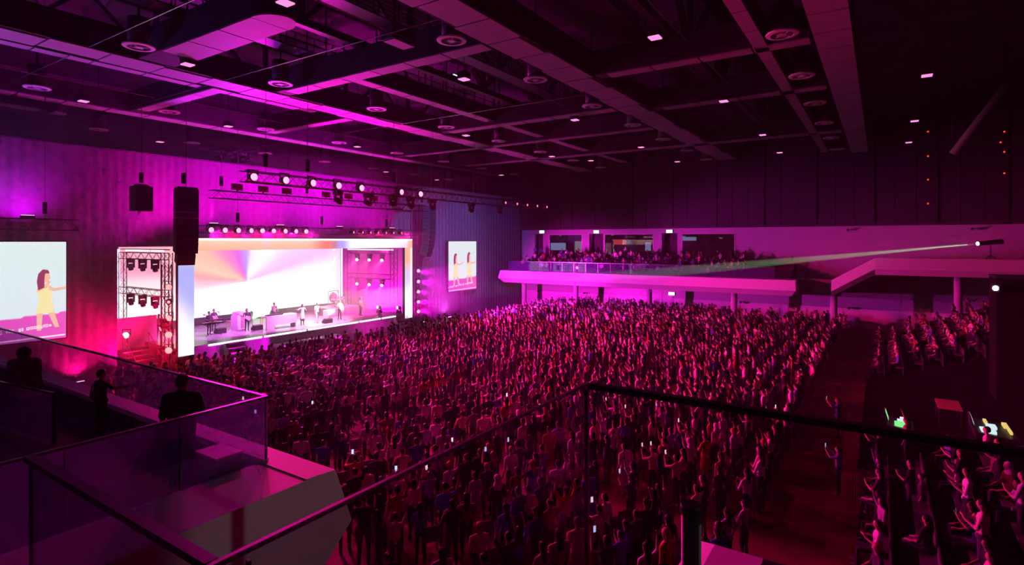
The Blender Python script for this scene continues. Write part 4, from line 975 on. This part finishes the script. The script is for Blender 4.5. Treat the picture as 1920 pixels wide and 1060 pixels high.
def face_to(x, y, tx_=STAGE_C[0], ty_=STAGE_C[1], jit=.25): return math.atan2(ty_ - y, tx_ - x) - math.pi / 2 + RNG.uniform(-jit, jit)
def in_view(x, y, z, mg=25):
    u, v, k = to_px(x, y, z + 1.5); return k > 1 and -mg < u < 1920 + mg and v < 1060 + 60
PW = {'standing with arms at sides': 30, 'clapping': 16, 'with both arms raised': 7, 'waving one raised arm': 7, 'holding up a phone': 13, 'with a hand on the hip': 7, 'with folded arms': 6, 'raising one hand high': 7, 'wearing a dress': 7, 'clapping in a dress': 4}
empties = []                                          # free seats
y = 3.3; row = 0
while y < 34.6:
    x = 7.6 + (.28 if row % 2 else 0)
    while x < 62.8:
        if 16.3 < x < 17.8 and y < 19.5: x = 17.8
        if 29.8 < x < 30.8 and y > 8: x = 30.8
        if 44.5 < x < 45.4: x = 45.4
        hidden = (x < 9.0 and y > 9.5) or (y > 33 and x > 41.5)
        cross = (17.4 < y < 18.9 and x < 27) or (26.6 < y < 27.6 and x > 31)
        dens = .90
        if 19 < y < 22.5 and x < 23: dens = .62
        if x < 16.3: dens = .74
        if y > 32.5: dens = .75
        if x > 57: dens = .35
        if y < 4.3 and x > 22: dens = .6
        if abs(x - 60) < .75 and any(abs(y - c_) < .9 for c_ in (37.6, 30.3, 21.3, 12.4, 3.6)): hidden = True
        if not hidden and not cross and in_view(x, y, 0):
            if RNG.random() < dens:
                people.append((x + RNG.uniform(-.12, .12), y + RNG.uniform(-.18, .18), 0.0, face_to(x, y), RNG.choices(list(PW), PW.values())[0], 'floor'))
            elif x < 30: empties.append((x, y))
        x += .60
    y += .98; row += 1
# bleachers at the right: tiers climbing away from the aisle
BL = [(11.0, 24.0, 7, 'near'), (41.0, 57.0, 9, 'far')]
for bx0, bx1, nt_, nm in BL:
    s = setting('bleacher_' + nm, 'dark stepped seating bank right of the aisle, %s block' % nm)
    for k in range(nt_):
        MB().box(bx0, bx1, .55 - .95 * (k + 1), .55 - .95 * k, 0, .08 + .36 * k).build('tier', 'dark_floor' if nm == 'near' else 'black_cloth', s)
    for k in range(nt_):
        yb_ = -.95 * k; zb_ = .08 + .36 * k
        MB().box(bx0, bx1, yb_ - .2, yb_ + .16, zb_ + .36, zb_ + .40).build('bench_seat', 'chair_shell', s); MB().box(bx0, bx1, yb_ - .24, yb_ - .2, zb_, zb_ + .72).build('bench_back', 'chair_shell', s)
        xx = bx0 + .4
        while xx < bx1 - .3:
            yy = .0 - .95 * k
            if RNG.random() < (.55 if nm == 'near' else .80) and in_view(xx, yy, .36 * k):
                pose = RNG.choices(list(SITS), (45, 25, 12, 12))[0]
                people.append((xx, yy + RNG.uniform(-.05, .05), .08 + .36 * k, RNG.uniform(-.5, .35), pose if RNG.random() < .85 else 'clapping', 'bleacher'))
            xx += .72 if nm == 'near' else .62
for u, v, pose in ((1572, 929, 'holding up a phone'), (1571, 822, 'holding up a phone'), (1396, 1053, 'with folded arms'), (1648, 905, 'holding up a phone'), (1708, 975, 'clapping'), (1728, 990, 'standing with arms at sides'), (1700, 872, 'raising one hand high')):
    x, y = on_z(u, v, 0); people.append((x, y, 0.0, face_to(x, y, jit=.1), pose, 'aisle'))
_al = [q for q in people if q[5] == 'aisle']
people = [q for q in people if q[5] == 'aisle' or all(math.hypot(q[0] - a_[0], q[1] - a_[1]) > .6 for a_ in _al)]
# standing along the far wall under the balcony
for u in (1120, 1150, 1190, 1240, 1268, 1305, 1330, 1360, 1410, 1530, 1545):
    d = ray(u); k = 61.5 / d[0]; people.append((61.5, d[1] * k, 0, face_to(61.5, d[1] * k), RNG.choice(['standing with arms at sides', 'clapping', 'with folded arms']), 'wall'))
# opposite balcony audience on its tiers
for k in range(6):
    yy = 11.5
    while yy < 38.4:
        if RNG.random() < (.62 if k < 4 else .5): people.append((59.3 + .8 * k, yy, 4.72 + .28 * k, face_to(59, yy), RNG.choices(list(SITS), (50, 30, 8, 8))[0] if RNG.random() < .8 else 'clapping', 'balcony'))
        yy += .66
# rank by apparent size; the largest become individuals
def app(p):
    u, v, k = to_px(p[0], p[1], p[2] + 1.2)
    hid = (u < 640 and v > 860 - (640 - u) * .0 and u > 0) or (v > 1075) or u < -10 or u > 1930
    # behind the near balcony block
    if u < 560 and v > 640 + (u) * .45: hid = True
    return (0 if hid else 1050 / k, u, v)
ranked = sorted(people, key=lambda p: -app(p)[0])
NEAR_N = 285
near, far = ranked[:NEAR_N], [p for p in ranked[NEAR_N:] if app(p)[0] > 0]
def zone(u, v, where):
    if where in ('bleacher', 'aisle'):
        h_ = 'by aisle' if u < 1640 else ('left of desks' if u < 1760 else 'at right edge')
        return ('in bleachers ' if where == 'bleacher' else 'aisle side ') + h_ + (' low down' if v > 960 else (' mid height' if v > 860 else ' far up'))
    hz_ = 'by balcony ledge' if u < 713 else ('right of glass joint' if u < 900 else ('left of corner post' if u < 1085 else ('right of corner post' if u < 1250 else ('near steel mast' if u < 1400 else 'along dark aisle'))))
    rail = 718 + (1095 - u) * .478 if u < 1095 else 718 + (u - 1095) * .172
    return (('above handrail ' if v < rail - 70 else 'just above handrail ') if v < rail else ('just under handrail ' if v < rail + 90 else ('low behind glass ' if v < 985 else 'at bottom edge '))) + hz_
seen = set()
phones = []
ph_case = MB().box(-.04, .04, -.005, .005, -.08, .08).mesh('phone_body', 'black_plastic'); ph_scr = [MB().box(-.036, .036, -.008, -.005, -.075, .075).mesh('screen', m_) for m_ in ('phone_screen', 'phone_screen_warm')]
for i, (x, y, z, rz, pose, where) in enumerate(near):
    _, u, v = app((x, y, z))
    zn = zone(u, v, where)
    for _ in range(60):
        sh = RNG.choices(SHIRTS, SW)[0]; hc = RNG.choices(HAIRC, [h[2] for h in HAIRC])[0]; hs = RNG.choices(HSTY, [h[2] for h in HSTY])[0]
        lab = '%s-%s person with %s %s, %s' % (sh[0].replace(' ', '-'), 'topped' if 'dress' not in pose else 'dressed', hs[1].format(c=hc[0]), SHORTP[pose], zn)
        if lab not in seen and len(lab.split()) <= 16: break
    seen.add(lab)
    o = link('person', TEMPL[pose], None, (x, y, z), rz); sc_ = RNG.uniform(.92, 1.07); o.scale = (sc_ * RNG.uniform(.95, 1.15), sc_ * RNG.uniform(.95, 1.1), sc_); o.color = (*sh[1], 1)
    tag(o, lab, 'person', 'standing floor crowd' if where not in ('bleacher',) else 'seated bleacher audience')
    hh = link('hair', HAIRM[hs[0]], o, (0, 0, -.44 if 'seated' in pose else 0)); hh.color = (*(hc[1] if hs[0] != 'scarf' else (.55, .5, .5)), 1)
    if hs[0] == 'cap' and RNG.random() < .5: hh.color = (.75, .15, .05, 1) if hc[0] == 'reddish' else hh.color
    if 'phone' in pose: phones.append((x, y, z + (-.44 * sc_ if 'seated' in pose else 0), rz, sc_, zn, sh[0]))
for i, (x, y, z, rz, s, zn, shn) in enumerate(phones):
    fx_, fy_ = -math.sin(rz), math.cos(rz)
    pl_ = 'lit phone held up by the %s-topped person %s' % (shn.replace(' ', '-'), zn)
    for pre in ('another', 'further', 'additional', 'extra'):
        if pl_ in seen: pl_ = ('%s lit phone' % pre) + pl_[pl_.index('lit phone') + 9:]
    seen.add(pl_)
    t = thing('phone', pl_, 'phone', (x + fx_ * .43 * s, y + fy_ * .43 * s, z + 1.68 * s), rz, 'raised phones')
    link('phone_body', ph_case, t); link('screen', ph_scr[i % 2], t)
# everyone smaller than that: one mass of small figures
def crowd_mass(lst, name, label):
    V, T, Cc = [], [], []; n0 = 0
    for (x, y, z, rz, pose, where) in lst:
        co, tri, mi = LOW[pose]; s = RNG.uniform(.9, 1.08); c, sn = math.cos(rz), math.sin(rz)
        q = np.empty_like(co); sx_ = s * RNG.uniform(.95, 1.12)
        q[:, 0] = x + (co[:, 0] * c * sx_ - co[:, 1] * sn * s); q[:, 1] = y + (co[:, 0] * sn * sx_ + co[:, 1] * c * s); q[:, 2] = z + co[:, 2] * s
        sk = RNG.random(); pal = np.array([lerp((.30, .16, .10), (.62, .40, .30), sk), RNG.choices(SHIRTS, SW)[0][1], lerp((.012, .012, .02), (.10, .09, .13), RNG.random()), (.05, .05, .05), RNG.choices(HAIRC, [h[2] for h in HAIRC])[0][1]])
        V.append(q); T.append(tri + n0); Cc.append(pal[mi]); n0 += len(q)
    V = np.concatenate(V); T = np.concatenate(T); Cc = np.concatenate(Cc)
    me = bpy.data.meshes.new(name); me.vertices.add(len(V)); me.vertices.foreach_set('co', V.astype(np.float32).ravel())
    me.loops.add(len(T) * 3); me.loops.foreach_set('vertex_index', T.astype(np.int32).ravel()); me.polygons.add(len(T))
    me.polygons.foreach_set('loop_start', np.arange(0, len(T) * 3, 3, dtype=np.int32))
    me.polygons.foreach_set('use_smooth', np.ones(len(T), bool)); me.update()
    at = me.color_attributes.new('Col', 'FLOAT_COLOR', 'CORNER'); cc = np.ones((len(T), 3, 4), np.float32); cc[:, :, :3] = Cc[:, None, :]
    at.data.foreach_set('color', cc.ravel()); me.materials.append(MATS['crowd_attr'])
    return tag(link(name, me), label, 'crowd', None, 'stuff')
crowd_mass([p for p in far if p[5] in ('floor', 'aisle', 'wall')], 'crowd', 'dense standing crowd filling the far floor of the hall')
crowd_mass([p for p in far if p[5] == 'balcony'], 'balcony_crowd', 'small audience on the tiers of the opposite balcony')
if any(p[5] == 'bleacher' for p in far): crowd_mass([p for p in far if p[5] == 'bleacher'], 'bleacher_crowd', 'seated audience in the far bleacher block')
# free chairs in the gaps of the crowd
cs = MB().box(-.22, .22, -.2, .24, .43, .47).mesh('seat', 'chair_shell'); cb = MB().box(-.22, .22, -.24, -.2, .5, .88).mesh('backrest', 'chair_shell')
cl = MB().box(-.012, .012, -.012, .012, 0, .43).mesh('leg', 'steel_dark')
vis = [e for e in empties if to_px(e[0], e[1], .5)[1] < 1050 and to_px(e[0], e[1], .5)[0] > 520]
vis = [e for e in vis if all(abs(e[0] - q[0]) > .47 or abs(e[1] - q[1]) > .5 for q in people)]
vis.sort(key=lambda e: to_px(e[0], e[1], .5)[2])
seenc = {}
def ORD(n): return ordw[n - 1] if n <= 9 else ('%d%s' % (n, 'th' if 10 < n % 100 < 14 else {1: 'st', 2: 'nd', 3: 'rd'}.get(n % 10, 'th')))
for x, y in vis[:110]:
    u, v, k = to_px(x, y, .6); zn = zone(u, v, 'floor')
    seenc[zn] = seenc.get(zn, 0) + 1
    lab = 'empty dark plastic chair %s, %s nearest there' % (zn, ORD(seenc[zn]))
    t = thing('chair', lab, 'chair', (x, y, 0), face_to(x, y, jit=.08), 'empty chairs ' + zn)
    link('seat', cs, t); link('backrest', cb, t)
    for lx, ly in ((-.2, -.2), (.2, -.2), (-.2, .22), (.2, .22)): link('leg', cl, t, (lx, ly, 0))

# ---- special people: balcony trio and the band
EXTRA = {}
def figure(name_pose, loc, rz, shirt, trousers, hair, hairc, label, scale=1.0, wide=1.0, group=None, fine=.014, ratio=.25, skin='skin_rand', hairparts=None, **kw):
    pr = body_parts(*name_pose, fingers=True, **kw); me = solid(pr, fine, ratio, 'person')
    sm_ = 'shirt_%d' % len(EXTRA); tm_ = 'trousers_%d' % len(EXTRA); hm_ = 'hair_%d' % len(EXTRA); EXTRA[sm_] = 1
    principled(sm_, shirt, .9, var=.15, scale=12); principled(tm_, trousers, .9, var=.15, scale=12); principled(hm_, hairc, .6, var=.3, scale=40)
    assign(me, pr, [skin, sm_, tm_, 'shoe_rand'])
    o = link('person', me, None, loc, rz); o.scale = (scale * wide, scale * wide, scale); tag(o, label, 'person', group)
    if hair:
        off = -.44 if kw.get('sit') else 0; hu = kw.get('hunch', 0)
        hp = [(Vector((a[0], a[1] + hu * max(0, a[2] - 1), a[2] + off)), Vector((b[0], b[1] + hu * max(0, b[2] - 1), b[2] + off)), c, d) for a, b, c, d in HAIRS[hair]]
        h_ = link('hair', solid(hp, .014, .3, 'hair'), o); h_.data.materials.append(MATS[hm_])
    return o
def ang(x, y, tx_, ty_): return math.atan2(ty_ - y, tx_ - x) - math.pi / 2
BZ = 4.5
mx, my = on_z(340, 914, BZ); figure(('down', 'lap'), (mx, my, BZ), ang(mx, my, 29, 34), (.025, .022, .03), (.02, .018, .025), 'short', (.012, .01, .01), 'man in dark printed shirt seen from behind at the glass corner', 1.05, 1.10, hunch=.05, build=1.22)
bx_, by_ = on_z(190, 822, BZ); figure(('down', 'out'), (bx_, by_, BZ), ang(bx_, by_, 20, 14.5), (.05, .045, .055), (.02, .02, .025), 'short', (.012, .01, .01), 'child in dark clothes pointing over the balcony glass', .80, 1.05)
wx_, wy_ = on_z(46, 785, BZ); figure(('down', 'down'), (wx_, wy_, BZ), ang(wx_, wy_, 20, 40), (.16, .13, .16), (.10, .08, .10), 'full', (.012, .01, .012), 'broad woman in a pale loose coat standing behind short glass screen', .92, 1.22, dress=True, build=1.45)
bg = thing('sling_bag', 'pale sling bag across the pointing child\'s back', 'bag', (bx_ - .13, by_ - .02, BZ + .82), ang(bx_, by_, 20, 14.5))
MB().ball((0, 0, .08), .15, .06, .10, 12, 8).build('pouch', 'chair_shell', bg, smooth=True); MB().path([(-.14, 0, .12), (-.12, .02, .25), (-.08, .10, .33)], .012).build('strap', 'black_plastic', bg)

def stage_at(u, v): return on_z(u, v, DZ)
BAND = [
 (392, 628, ('keys', 'keys'), 'keyboard player in black standing at the left end of the stage', (.05, .03, .06), 'short', dict()),
 (401, 622, ('guitar_r', 'guitar_l'), 'guitarist in dark clothes left of the white amplifier', (.04, .03, .05), 'short', dict()),
 (463, 621, ('guitar_r', 'guitar_l'), 'bass player in dark clothes right of the white amplifier', (.05, .03, .06), 'bob', dict()),
 (514, 606, ('keys', 'keys'), 'keyboard player behind the glowing white desk', (.35, .25, .30), 'short', dict()),
 (567, 610, ('mic', 'out'), 'singer in a white dress with one arm stretched out', (.85, .80, .80), 'long', dict(dress=True)),
 (595, 606, ('mic', 'down'), 'singer in white trousers mid-stride at centre stage', (.85, .82, .80), 'short', dict(walk=.14)),
 (637, 600, ('guitar_r', 'guitar_l'), 'guitarist in pale clothes beside the drum riser', (.40, .25, .30), 'short', dict()),
 (676, 592, ('guitar_r', 'guitar_l'), 'guitarist at the right end of the stage near the beams', (.30, .15, .25), 'long', dict()),
 (651, 590, ('keys', 'keys'), 'drummer seated behind the drum kit', (.30, .2, .25), 'short', dict(sit=True)),
 (282, 628, ('guitar_r', 'guitar_l'), 'musician in the left wing in front of the screen', (.05, .03, .05), 'short', dict()),
 (298, 630, ('clap', 'clap'), 'second musician in the left wing beside the truss tower', (.30, .1, .15), 'long', dict())]
band_pos = {}
for i, (u, v, arms, lab, shc, hr, kw) in enumerate(BAND):
    x, y = stage_at(u, v)
    if i in (9, 10): y = 43.2; x = on_y(u, 0, y)[0]
    zz = DZ + (.75 if i == 8 else 0)
    if i == 8: x, y = 39.6 - 4.0, 44.0
    tr_ = (.85, .82, .8) if 'white trousers' in lab else (.03, .025, .04)
    figure(arms, (x, y, zz), math.pi + RNG.uniform(-.3, .3), shc, tr_, hr, (.02, .01, .015), lab, 1.0, 1.0, 'performers on stage', .022, .3, **kw); band_pos[i] = (x, y)
# instruments and stage furniture
def guitar(i, label, col):
    x, y = band_pos[i]; t = thing('guitar', label, 'guitar', (x, y - .28, DZ + 1.03), 0)
    principled('guitar_%d' % i, col, .3)
    MB().lathe([(.0, -.03), (.17, -.03), (.19, 0), (.17, .03), (.0, .03)], 14, (0, 0, -.02), 'y').lathe([(.0, -.028), (.13, -.028), (.14, 0), (.0, .028)], 12, (-.2, 0, .07), 'y').build('guitar_body', 'guitar_%d' % i, t)
    MB().tube((-.15, -.02, .05), (-.85, -.03, .36), .022, n=6).build('neck', 'wood', t); MB().box(-.98, -.82, -.045, -.02, .33, .43).build('headstock', 'wood', t)
for i, l, c in ((1, 'pale electric guitar of the guitarist left of the amplifier', (.7, .5, .4)), (2, 'pale bass guitar of the bass player', (.8, .7, .6)), (6, 'guitar of the player beside the drum riser', (.7, .3, .3)), (7, 'guitar of the player at the right end', (.5, .2, .2)), (9, 'guitar of the musician in the left wing', (.6, .3, .2))): guitar(i, l, c)
def mic_stand(x, y, label, h_=1.5):
    t = thing('microphone_stand', label, 'microphone stand', (x, y, DZ)); MB().lathe([(.14, 0), (.14, .02), (.03, .04)], 12).build('base', 'black_plastic', t)
    MB().tube((0, 0, .02), (0, 0, h_), .014, n=6).build('pole', 'chrome', t); MB().tube((0, .0, h_), (0, .22, h_ + .06), .022, .03, n=8).build('microphone', 'black_plastic', t)
for i, l in ((1, 'microphone stand of the guitarist at left'), (2, 'microphone stand of the bass player'), (6, 'microphone stand beside the drum riser'), (7, 'microphone stand at the right end')): mic_stand(band_pos[i][0] + .12, band_pos[i][1] - .55, l)
x, y = band_pos[0]; t = thing('keyboard', 'two-tier keyboard at the left end of the stage', 'keyboard', (x, y - .5, DZ))
MB().box(-.75, .75, -.2, .2, .86, .96).build('keyboard_body', 'black_plastic', t); MB().box(-.7, .7, .02, .19, .96, .975).build('keys', 'white_lacquer', t); MB().box(-.6, .6, -.35, -.05, 1.12, 1.2).build('upper_keyboard', 'black_plastic', t)
for s in (-1, 1): MB().tube((s * .6, -.15, 0), (-s * .6, .1, .86), .018).build('leg', 'black_plastic', t)
x, y = stage_at(446, 618); t = thing('amplifier', 'tall white speaker cabinet with pink grille on stage', 'amplifier', (x, y, DZ), .35)
MB().box(-.42, .42, -.3, .3, 0, 1.15).build('cabinet', 'amp_white', t); MB().box(-.02, .34, -.32, -.3, .1, 1.08).build('grille', 'grille_pink', t); MB().box(-.38, .38, -.22, .22, 1.15, 1.4).build('amp_head', 'amp_white', t); MB().tube((-.15, 0, 1.4), (.15, 0, 1.4), .02).build('handle', 'black_plastic', t)
def stool(u, v, l):
    x, y = stage_at(u, v); t = thing('bar_stool', l, 'stool', (x, y, DZ)); MB().lathe([(.17, .70), (.18, .73), (.16, .76)], 14).build('seat', 'wood', t)
    for k in range(4):
        g = math.pi / 4 + k * math.pi / 2; MB().tube((.2 * math.cos(g), .2 * math.sin(g), 0), (.12 * math.cos(g), .12 * math.sin(g), .7), .016).build('leg', 'wood', t)
    MB().lathe([(.155, .28), (.17, .28), (.17, .3), (.155, .3), (.155, .28)], 14).build('foot_ring', 'chrome', t)
stool(428, 620, 'wooden stool left of the white amplifier'); stool(492, 612, 'wooden stool left of the white desk')
def wedge(u, v, l):
    x, y = stage_at(u, v); t = thing('monitor_wedge', l, 'monitor speaker', (x, y, DZ)); MB().prism([(-.25, 0), (.28, 0), (.28, .16), (.0, .42), (-.25, .36)], -.35, .35, 'x').build('cabinet', 'black_plastic', t); MB().add([(-.3, .27, .19), (.3, .27, .19), (.3, .02, .42), (-.3, .02, .42)], [(0, 1, 2, 3)]).build('grille', 'speaker_grille', t)
wedge(413, 625, 'black floor monitor at the left end of the stage'); wedge(482, 619, 'black floor monitor before the bass player'); wedge(614, 606, 'black floor monitor before the centre singers')
x0_, y0_ = stage_at(500, 621); x1_, _ = stage_at(551, 612); t = thing('keyboard_desk', 'glowing white L-shaped desk at centre left of the stage', 'desk', (x0_, y0_, DZ))
MB().box(0, .7, 0, .12, 0, 1.05).build('front_panel', 'white_lacquer', t); MB().box(.7, x1_ - x0_, 0, .12, .35, 1.05).build('front_panel', 'white_lacquer', t); MB().box(0, x1_ - x0_, .0, .7, 1.05, 1.1).build('desk_top', 'white_lacquer', t); MB().box(x1_ - x0_ - .1, x1_ - x0_, .12, .7, 0, 1.05).build('side_panel', 'white_lacquer', t); MB().box(.2, 1.6, .2, .55, 1.1, 1.18).build('keyboard', 'black_plastic', t)
# drums on a riser
rx, ry = 35.6, 43.4
t = thing('drum_riser', 'low riser under the drum kit', 'riser', (rx, ry, DZ)); MB().box(-1.7, 1.7, -1.3, 1.3, .65, .75).build('top', 'stage_deck', t); MB().box(-1.65, 1.65, -1.25, 1.25, 0, .65).build('frame', 'stage_skirt', t)
RZ_ = DZ + .75
def drum(dx, dy, r, h_, z, l, axis='z', part='shell'):
    t = thing('drum', l, 'drum', (rx + dx, ry + dy, RZ_)); 
    if axis == 'y': MB().lathe([(r, -h_ / 2), (r, h_ / 2)], 18, (0, 0, r + .03), 'y').build('shell', 'drum_shell', t); MB().lathe([(r * 1.03, -h_ / 2 - .03), (r * 1.03, -h_ / 2)], 18, (0, 0, r + .03), 'y').build('hoop', 'chrome', t)
    else:
        MB().lathe([(r, z), (r, z + h_)], 16).build('shell', 'drum_shell', t); MB().lathe([(r * 1.03, z + h_ - .02), (r * 1.03, z + h_ + .01)], 16).build('hoop', 'chrome', t)
        for k in range(3):
            g = 2.1 * k; MB().tube((r * .9 * math.cos(g), r * .9 * math.sin(g), 0), (r * .9 * math.cos(g), r * .9 * math.sin(g), z + .1), .012).build('leg', 'chrome', t)
drum(0, -.3, .29, .45, 0, 'bass drum at the front of the drum kit', 'y'); drum(-.55, -.1, .18, .2, .62, 'snare drum left in the drum kit'); drum(.62, .0, .22, .40, .25, 'floor tom right in the drum kit'); drum(-.2, -.45, .15, .22, .75, 'left rack tom of the drum kit'); drum(.25, -.45, .15, .22, .75, 'right rack tom of the drum kit')
for k, (dx, dy, zz) in enumerate(((-.9, -.3, 1.25), (.9, -.3, 1.3), (-.5, -.75, 1.45), (.5, -.8, 1.5), (1.15, .1, 1.15))):
    t = thing('cymbal_stand', 'cymbal on a stand, %s in the drum kit' % ordw[k], 'cymbal', (rx + dx, ry + dy, RZ_)); MB().tube((0, 0, 0), (0, 0, zz), .012).build('stand', 'chrome', t); MB().lathe([(.0, zz + .03), (.06, zz + .02), (.24, zz - .01), (.0, zz)], 18).build('plate', 'cymbal', t)
    for q in range(3): MB().tube((.2 * math.cos(2.1 * q), .2 * math.sin(2.1 * q), 0), (0, 0, .3), .01).build('leg', 'chrome', t)
x, y, z = on_y(625, 562, 45.1)
t = thing('gong', 'round bronze gong standing behind the drums', 'gong', (x, y, DZ))
MB().lathe([(.0, -.03), (.46, -.03), (.5, .03), (.0, .05)], 24, (0, 0, z - DZ + .2), 'y').build('disc', 'gong_bronze', t)
for s in (-1, 1): MB().tube((s * .6, 0, 0), (s * .6, 0, z - DZ + .85), .03).build('post', 'chrome', t)
MB().tube((-.6, 0, z - DZ + .85), (.6, 0, z - DZ + .85), .03).build('crossbar', 'chrome', t)
x, y = stage_at(617, 597); t = thing('amplifier', 'pink-lit square amplifier behind the centre singers', 'amplifier', (x, y, DZ), .2); MB().box(-.45, .45, -.3, .3, 0, .75).build('cabinet', 'amp_white', t); MB().box(-.4, .4, -.32, -.3, .06, .68).build('grille', 'grille_pink', t)

# ---- mixing area right of the aisle
struct('floor_mixing_riser', MB().box(24.6, 40.5, -13.4, .7, 0, .12), 'black_cloth', 'low black riser under the mixing consoles')
tw = thing('control_tower', 'tall black draped tower at the right edge', 'tower', (38.5, -5.1, 0)); MB().box(0, 2.3, -8.5, 0, 0, 6.55).build('drape', 'black_cloth', tw); MB().box(-.03, 2.33, -8.53, .03, 6.55, 6.65).build('top_frame', 'steel_dark', tw)
p = on_x(1864, 540, 38.4); t = thing('spot_projector', 'small bright projector lens on the edge of the black tower', 'projector', (38.39, -5.3, p[2])); MB().box(-.25, .14, .1, .45, -.2, .2).build('housing', 'black_plastic', t); MB().ball((-.28, .28, 0), .05, .13, .13, 10, 6).build('lens', 'lens_white', t)
def desk(u, v, zt, w_, d_, label, screens, rz=0):
    x, y = on_z(u, v, zt); t = thing('mixing_console', label, 'mixing console', (x, y, 0), rz); MB().box(-w_ / 2, w_ / 2, -d_ / 2, d_ / 2, 0, zt - .25).build('table', 'black_cloth', t)
    MB().prism([(-d_ / 2, zt - .25), (d_ / 2, zt - .25), (d_ / 2, zt - .02), (-d_ / 2, zt - .15)], -w_ / 2, w_ / 2, 'x').build('console_body', 'black_plastic', t)
    for (a, b, c_, e, m_) in screens: MB().box(a, b, c_, e, zt - .08, zt + .015).build('display', m_, t)
    MB().prism([(d_ / 2 - .05, zt), (d_ / 2 + .05, zt), (d_ / 2 + .10, zt + .4), (d_ / 2 + .06, zt + .4)], -.3, .3, 'x').build('monitor', 'black_plastic', t)
    MB().prism([(d_ / 2 - .06, zt + .03), (d_ / 2 - .055, zt + .03), (d_ / 2 + .05, zt + .38), (d_ / 2 + .045, zt + .38)], -.27, .27, 'x').build('monitor_screen', screens[0][4], t)
desk(1688, 790, 1.2, 1.5, .9, 'mixing console with green and white screens right of the aisle', [(-.6, -.1, -.3, .2, 'console_green'), (.0, .3, -.2, .1, 'console_white'), (.4, .65, -.3, .0, 'console_white')])
desk(1862, 800, 1.25, 2.2, 1.3, 'large cluttered mixing console with white and yellow lights', [(-.9, -.3, .0, .45, 'console_white'), (-.2, .3, -.1, .2, 'console_white'), (.2, .8, -.5, -.35, 'console_yellow'), (-.6, .1, -.5, -.42, 'console_yellow'), (.5, 1.0, .1, .2, 'console_yellow')])
t = thing('equipment_case', 'flat dark red equipment table behind the mixing consoles', 'table', (*on_z(1778, 758, .9), 0)); MB().box(-.9, .9, -.45, .45, .85, .9).build('table_top', 'wood', t)
for sx in (-.8, .8):
    for sy in (-.4, .4): MB().box(sx - .03, sx + .03, sy - .03, sy + .03, 0, .85).build('leg', 'steel_dark', t)
x, y = on_z(1592, 948, 0); t = thing('crowd_barrier', 'dark metal crowd barrier beside the near bleachers', 'barrier', (x, y - .1, 0), -.5)
MB().path([(0, 0, 0), (0, 0, 1.1), (1.3, 0, 1.1), (1.3, 0, 0)], .02).build('frame', 'steel_dark', t)
for k in range(1, 10): MB().tube((.13 * k, 0, .12), (.13 * k, 0, 1.1), .008).build('bar', 'steel_dark', t)
x, y = on_z(1597, 826, 0); t = thing('camera_tripod', 'tripod with camera standing at the dark aisle', 'tripod', (x, y, 0))
for k in range(3): MB().tube((.4 * math.cos(2.1 * k), .4 * math.sin(2.1 * k), 0), (0, 0, 1.35), .016).build('leg', 'steel_rail', t)
MB().box(-.1, .1, -.18, .14, 1.37, 1.58).build('camera_body', 'black_plastic', t)

t = thing('added_fill_lamp', 'unseen spotlight added on the rear wall behind the photographer', 'added lamp', (3.5, -13.95, 9.0))
MB().box(-.1, .1, 0, .1, -.1, .1).build('bracket', 'steel_dark', t); MB().tube((0, .1, 0), (.02, .4, -.07), .09, .11, n=12).build('lamp_body', 'black_plastic', t)
lamp('SPOT', (3.55, -13.45, 8.9), 650, (1, .78, .85), None, .1, (5.2, 7.2, 4.2), 11, .5, name='added_fill_beam')  # added unseen lamp that lights the end face of the near balcony

# ---- follow spot on the upper balcony
x, y, z = on_x(1834, 457, 60.5)
fs_ = thing('follow_spot', 'black follow spot shining a pale green beam from the upper balcony', 'follow spot', (x, y, 6.75))
aim = Vector((33.5, 40.5, 3.0)); c = Vector((x, y, z)); d = (aim - c).normalized(); lz = z - 6.75
MB().tube((0, 0, lz) , Vector((0, 0, lz)) - d * 1.9, .17, .22, n=14).build('barrel', 'black_plastic', fs_); MB().tube(Vector((0, 0, lz)) + d * .02, Vector((0, 0, lz)) + d * .06, .15, n=14).build('lens', 'lens_white', fs_)
q = -d * 1.0; MB().tube((q.x, q.y, .5), (q.x, q.y, lz - .2), .04).build('stand_pole', 'steel_dark', fs_)
for k in range(3): MB().tube((q.x + .6 * math.cos(2.1 * k), q.y + .6 * math.sin(2.1 * k), 0), (q.x, q.y, .6), .03).build('leg', 'steel_dark', fs_)
lamp('SPOT', c + d * .2, 3500000, (.50, 1.0, .50), None, .05, aim, 2.2, .2, name='follow_spot_beam')

# ---- smoke drifting through the follow spot's beam
hz2 = tag(MB().box(43.0, 62.0, -7.5, 22.0, 5.2, 8.45).build('haze', None), 'faint smoke drifting in front of the opposite balcony', None, None, 'stuff')
m = bpy.data.materials.new('smoke'); m.use_nodes = True; nt = m.node_tree; nt.nodes.clear()
vs_ = nt.nodes.new('ShaderNodeVolumeScatter'); vs_.inputs['Density'].default_value = .0015; vs_.inputs['Anisotropy'].default_value = .2
o_ = nt.nodes.new('ShaderNodeOutputMaterial'); nt.links.new(vs_.outputs[0], o_.inputs['Volume']); hz2.data.materials.append(m)
# ---- denser haze hanging around the stage
hz = tag(MB().box(8.0, 50.0, 35.6, 48.8, .03, 15.5).build('haze', None), 'thin stage haze catching the magenta light', None, None, 'stuff')
m = bpy.data.materials.new('haze'); m.use_nodes = True; nt = m.node_tree; nt.nodes.clear()
vs_ = nt.nodes.new('ShaderNodeVolumeScatter'); vs_.inputs['Density'].default_value = .014; vs_.inputs['Anisotropy'].default_value = .2; vs_.inputs['Color'].default_value = (1, 1, 1, 1)
o_ = nt.nodes.new('ShaderNodeOutputMaterial'); nt.links.new(vs_.outputs[0], o_.inputs['Volume']); hz.data.materials.append(m)
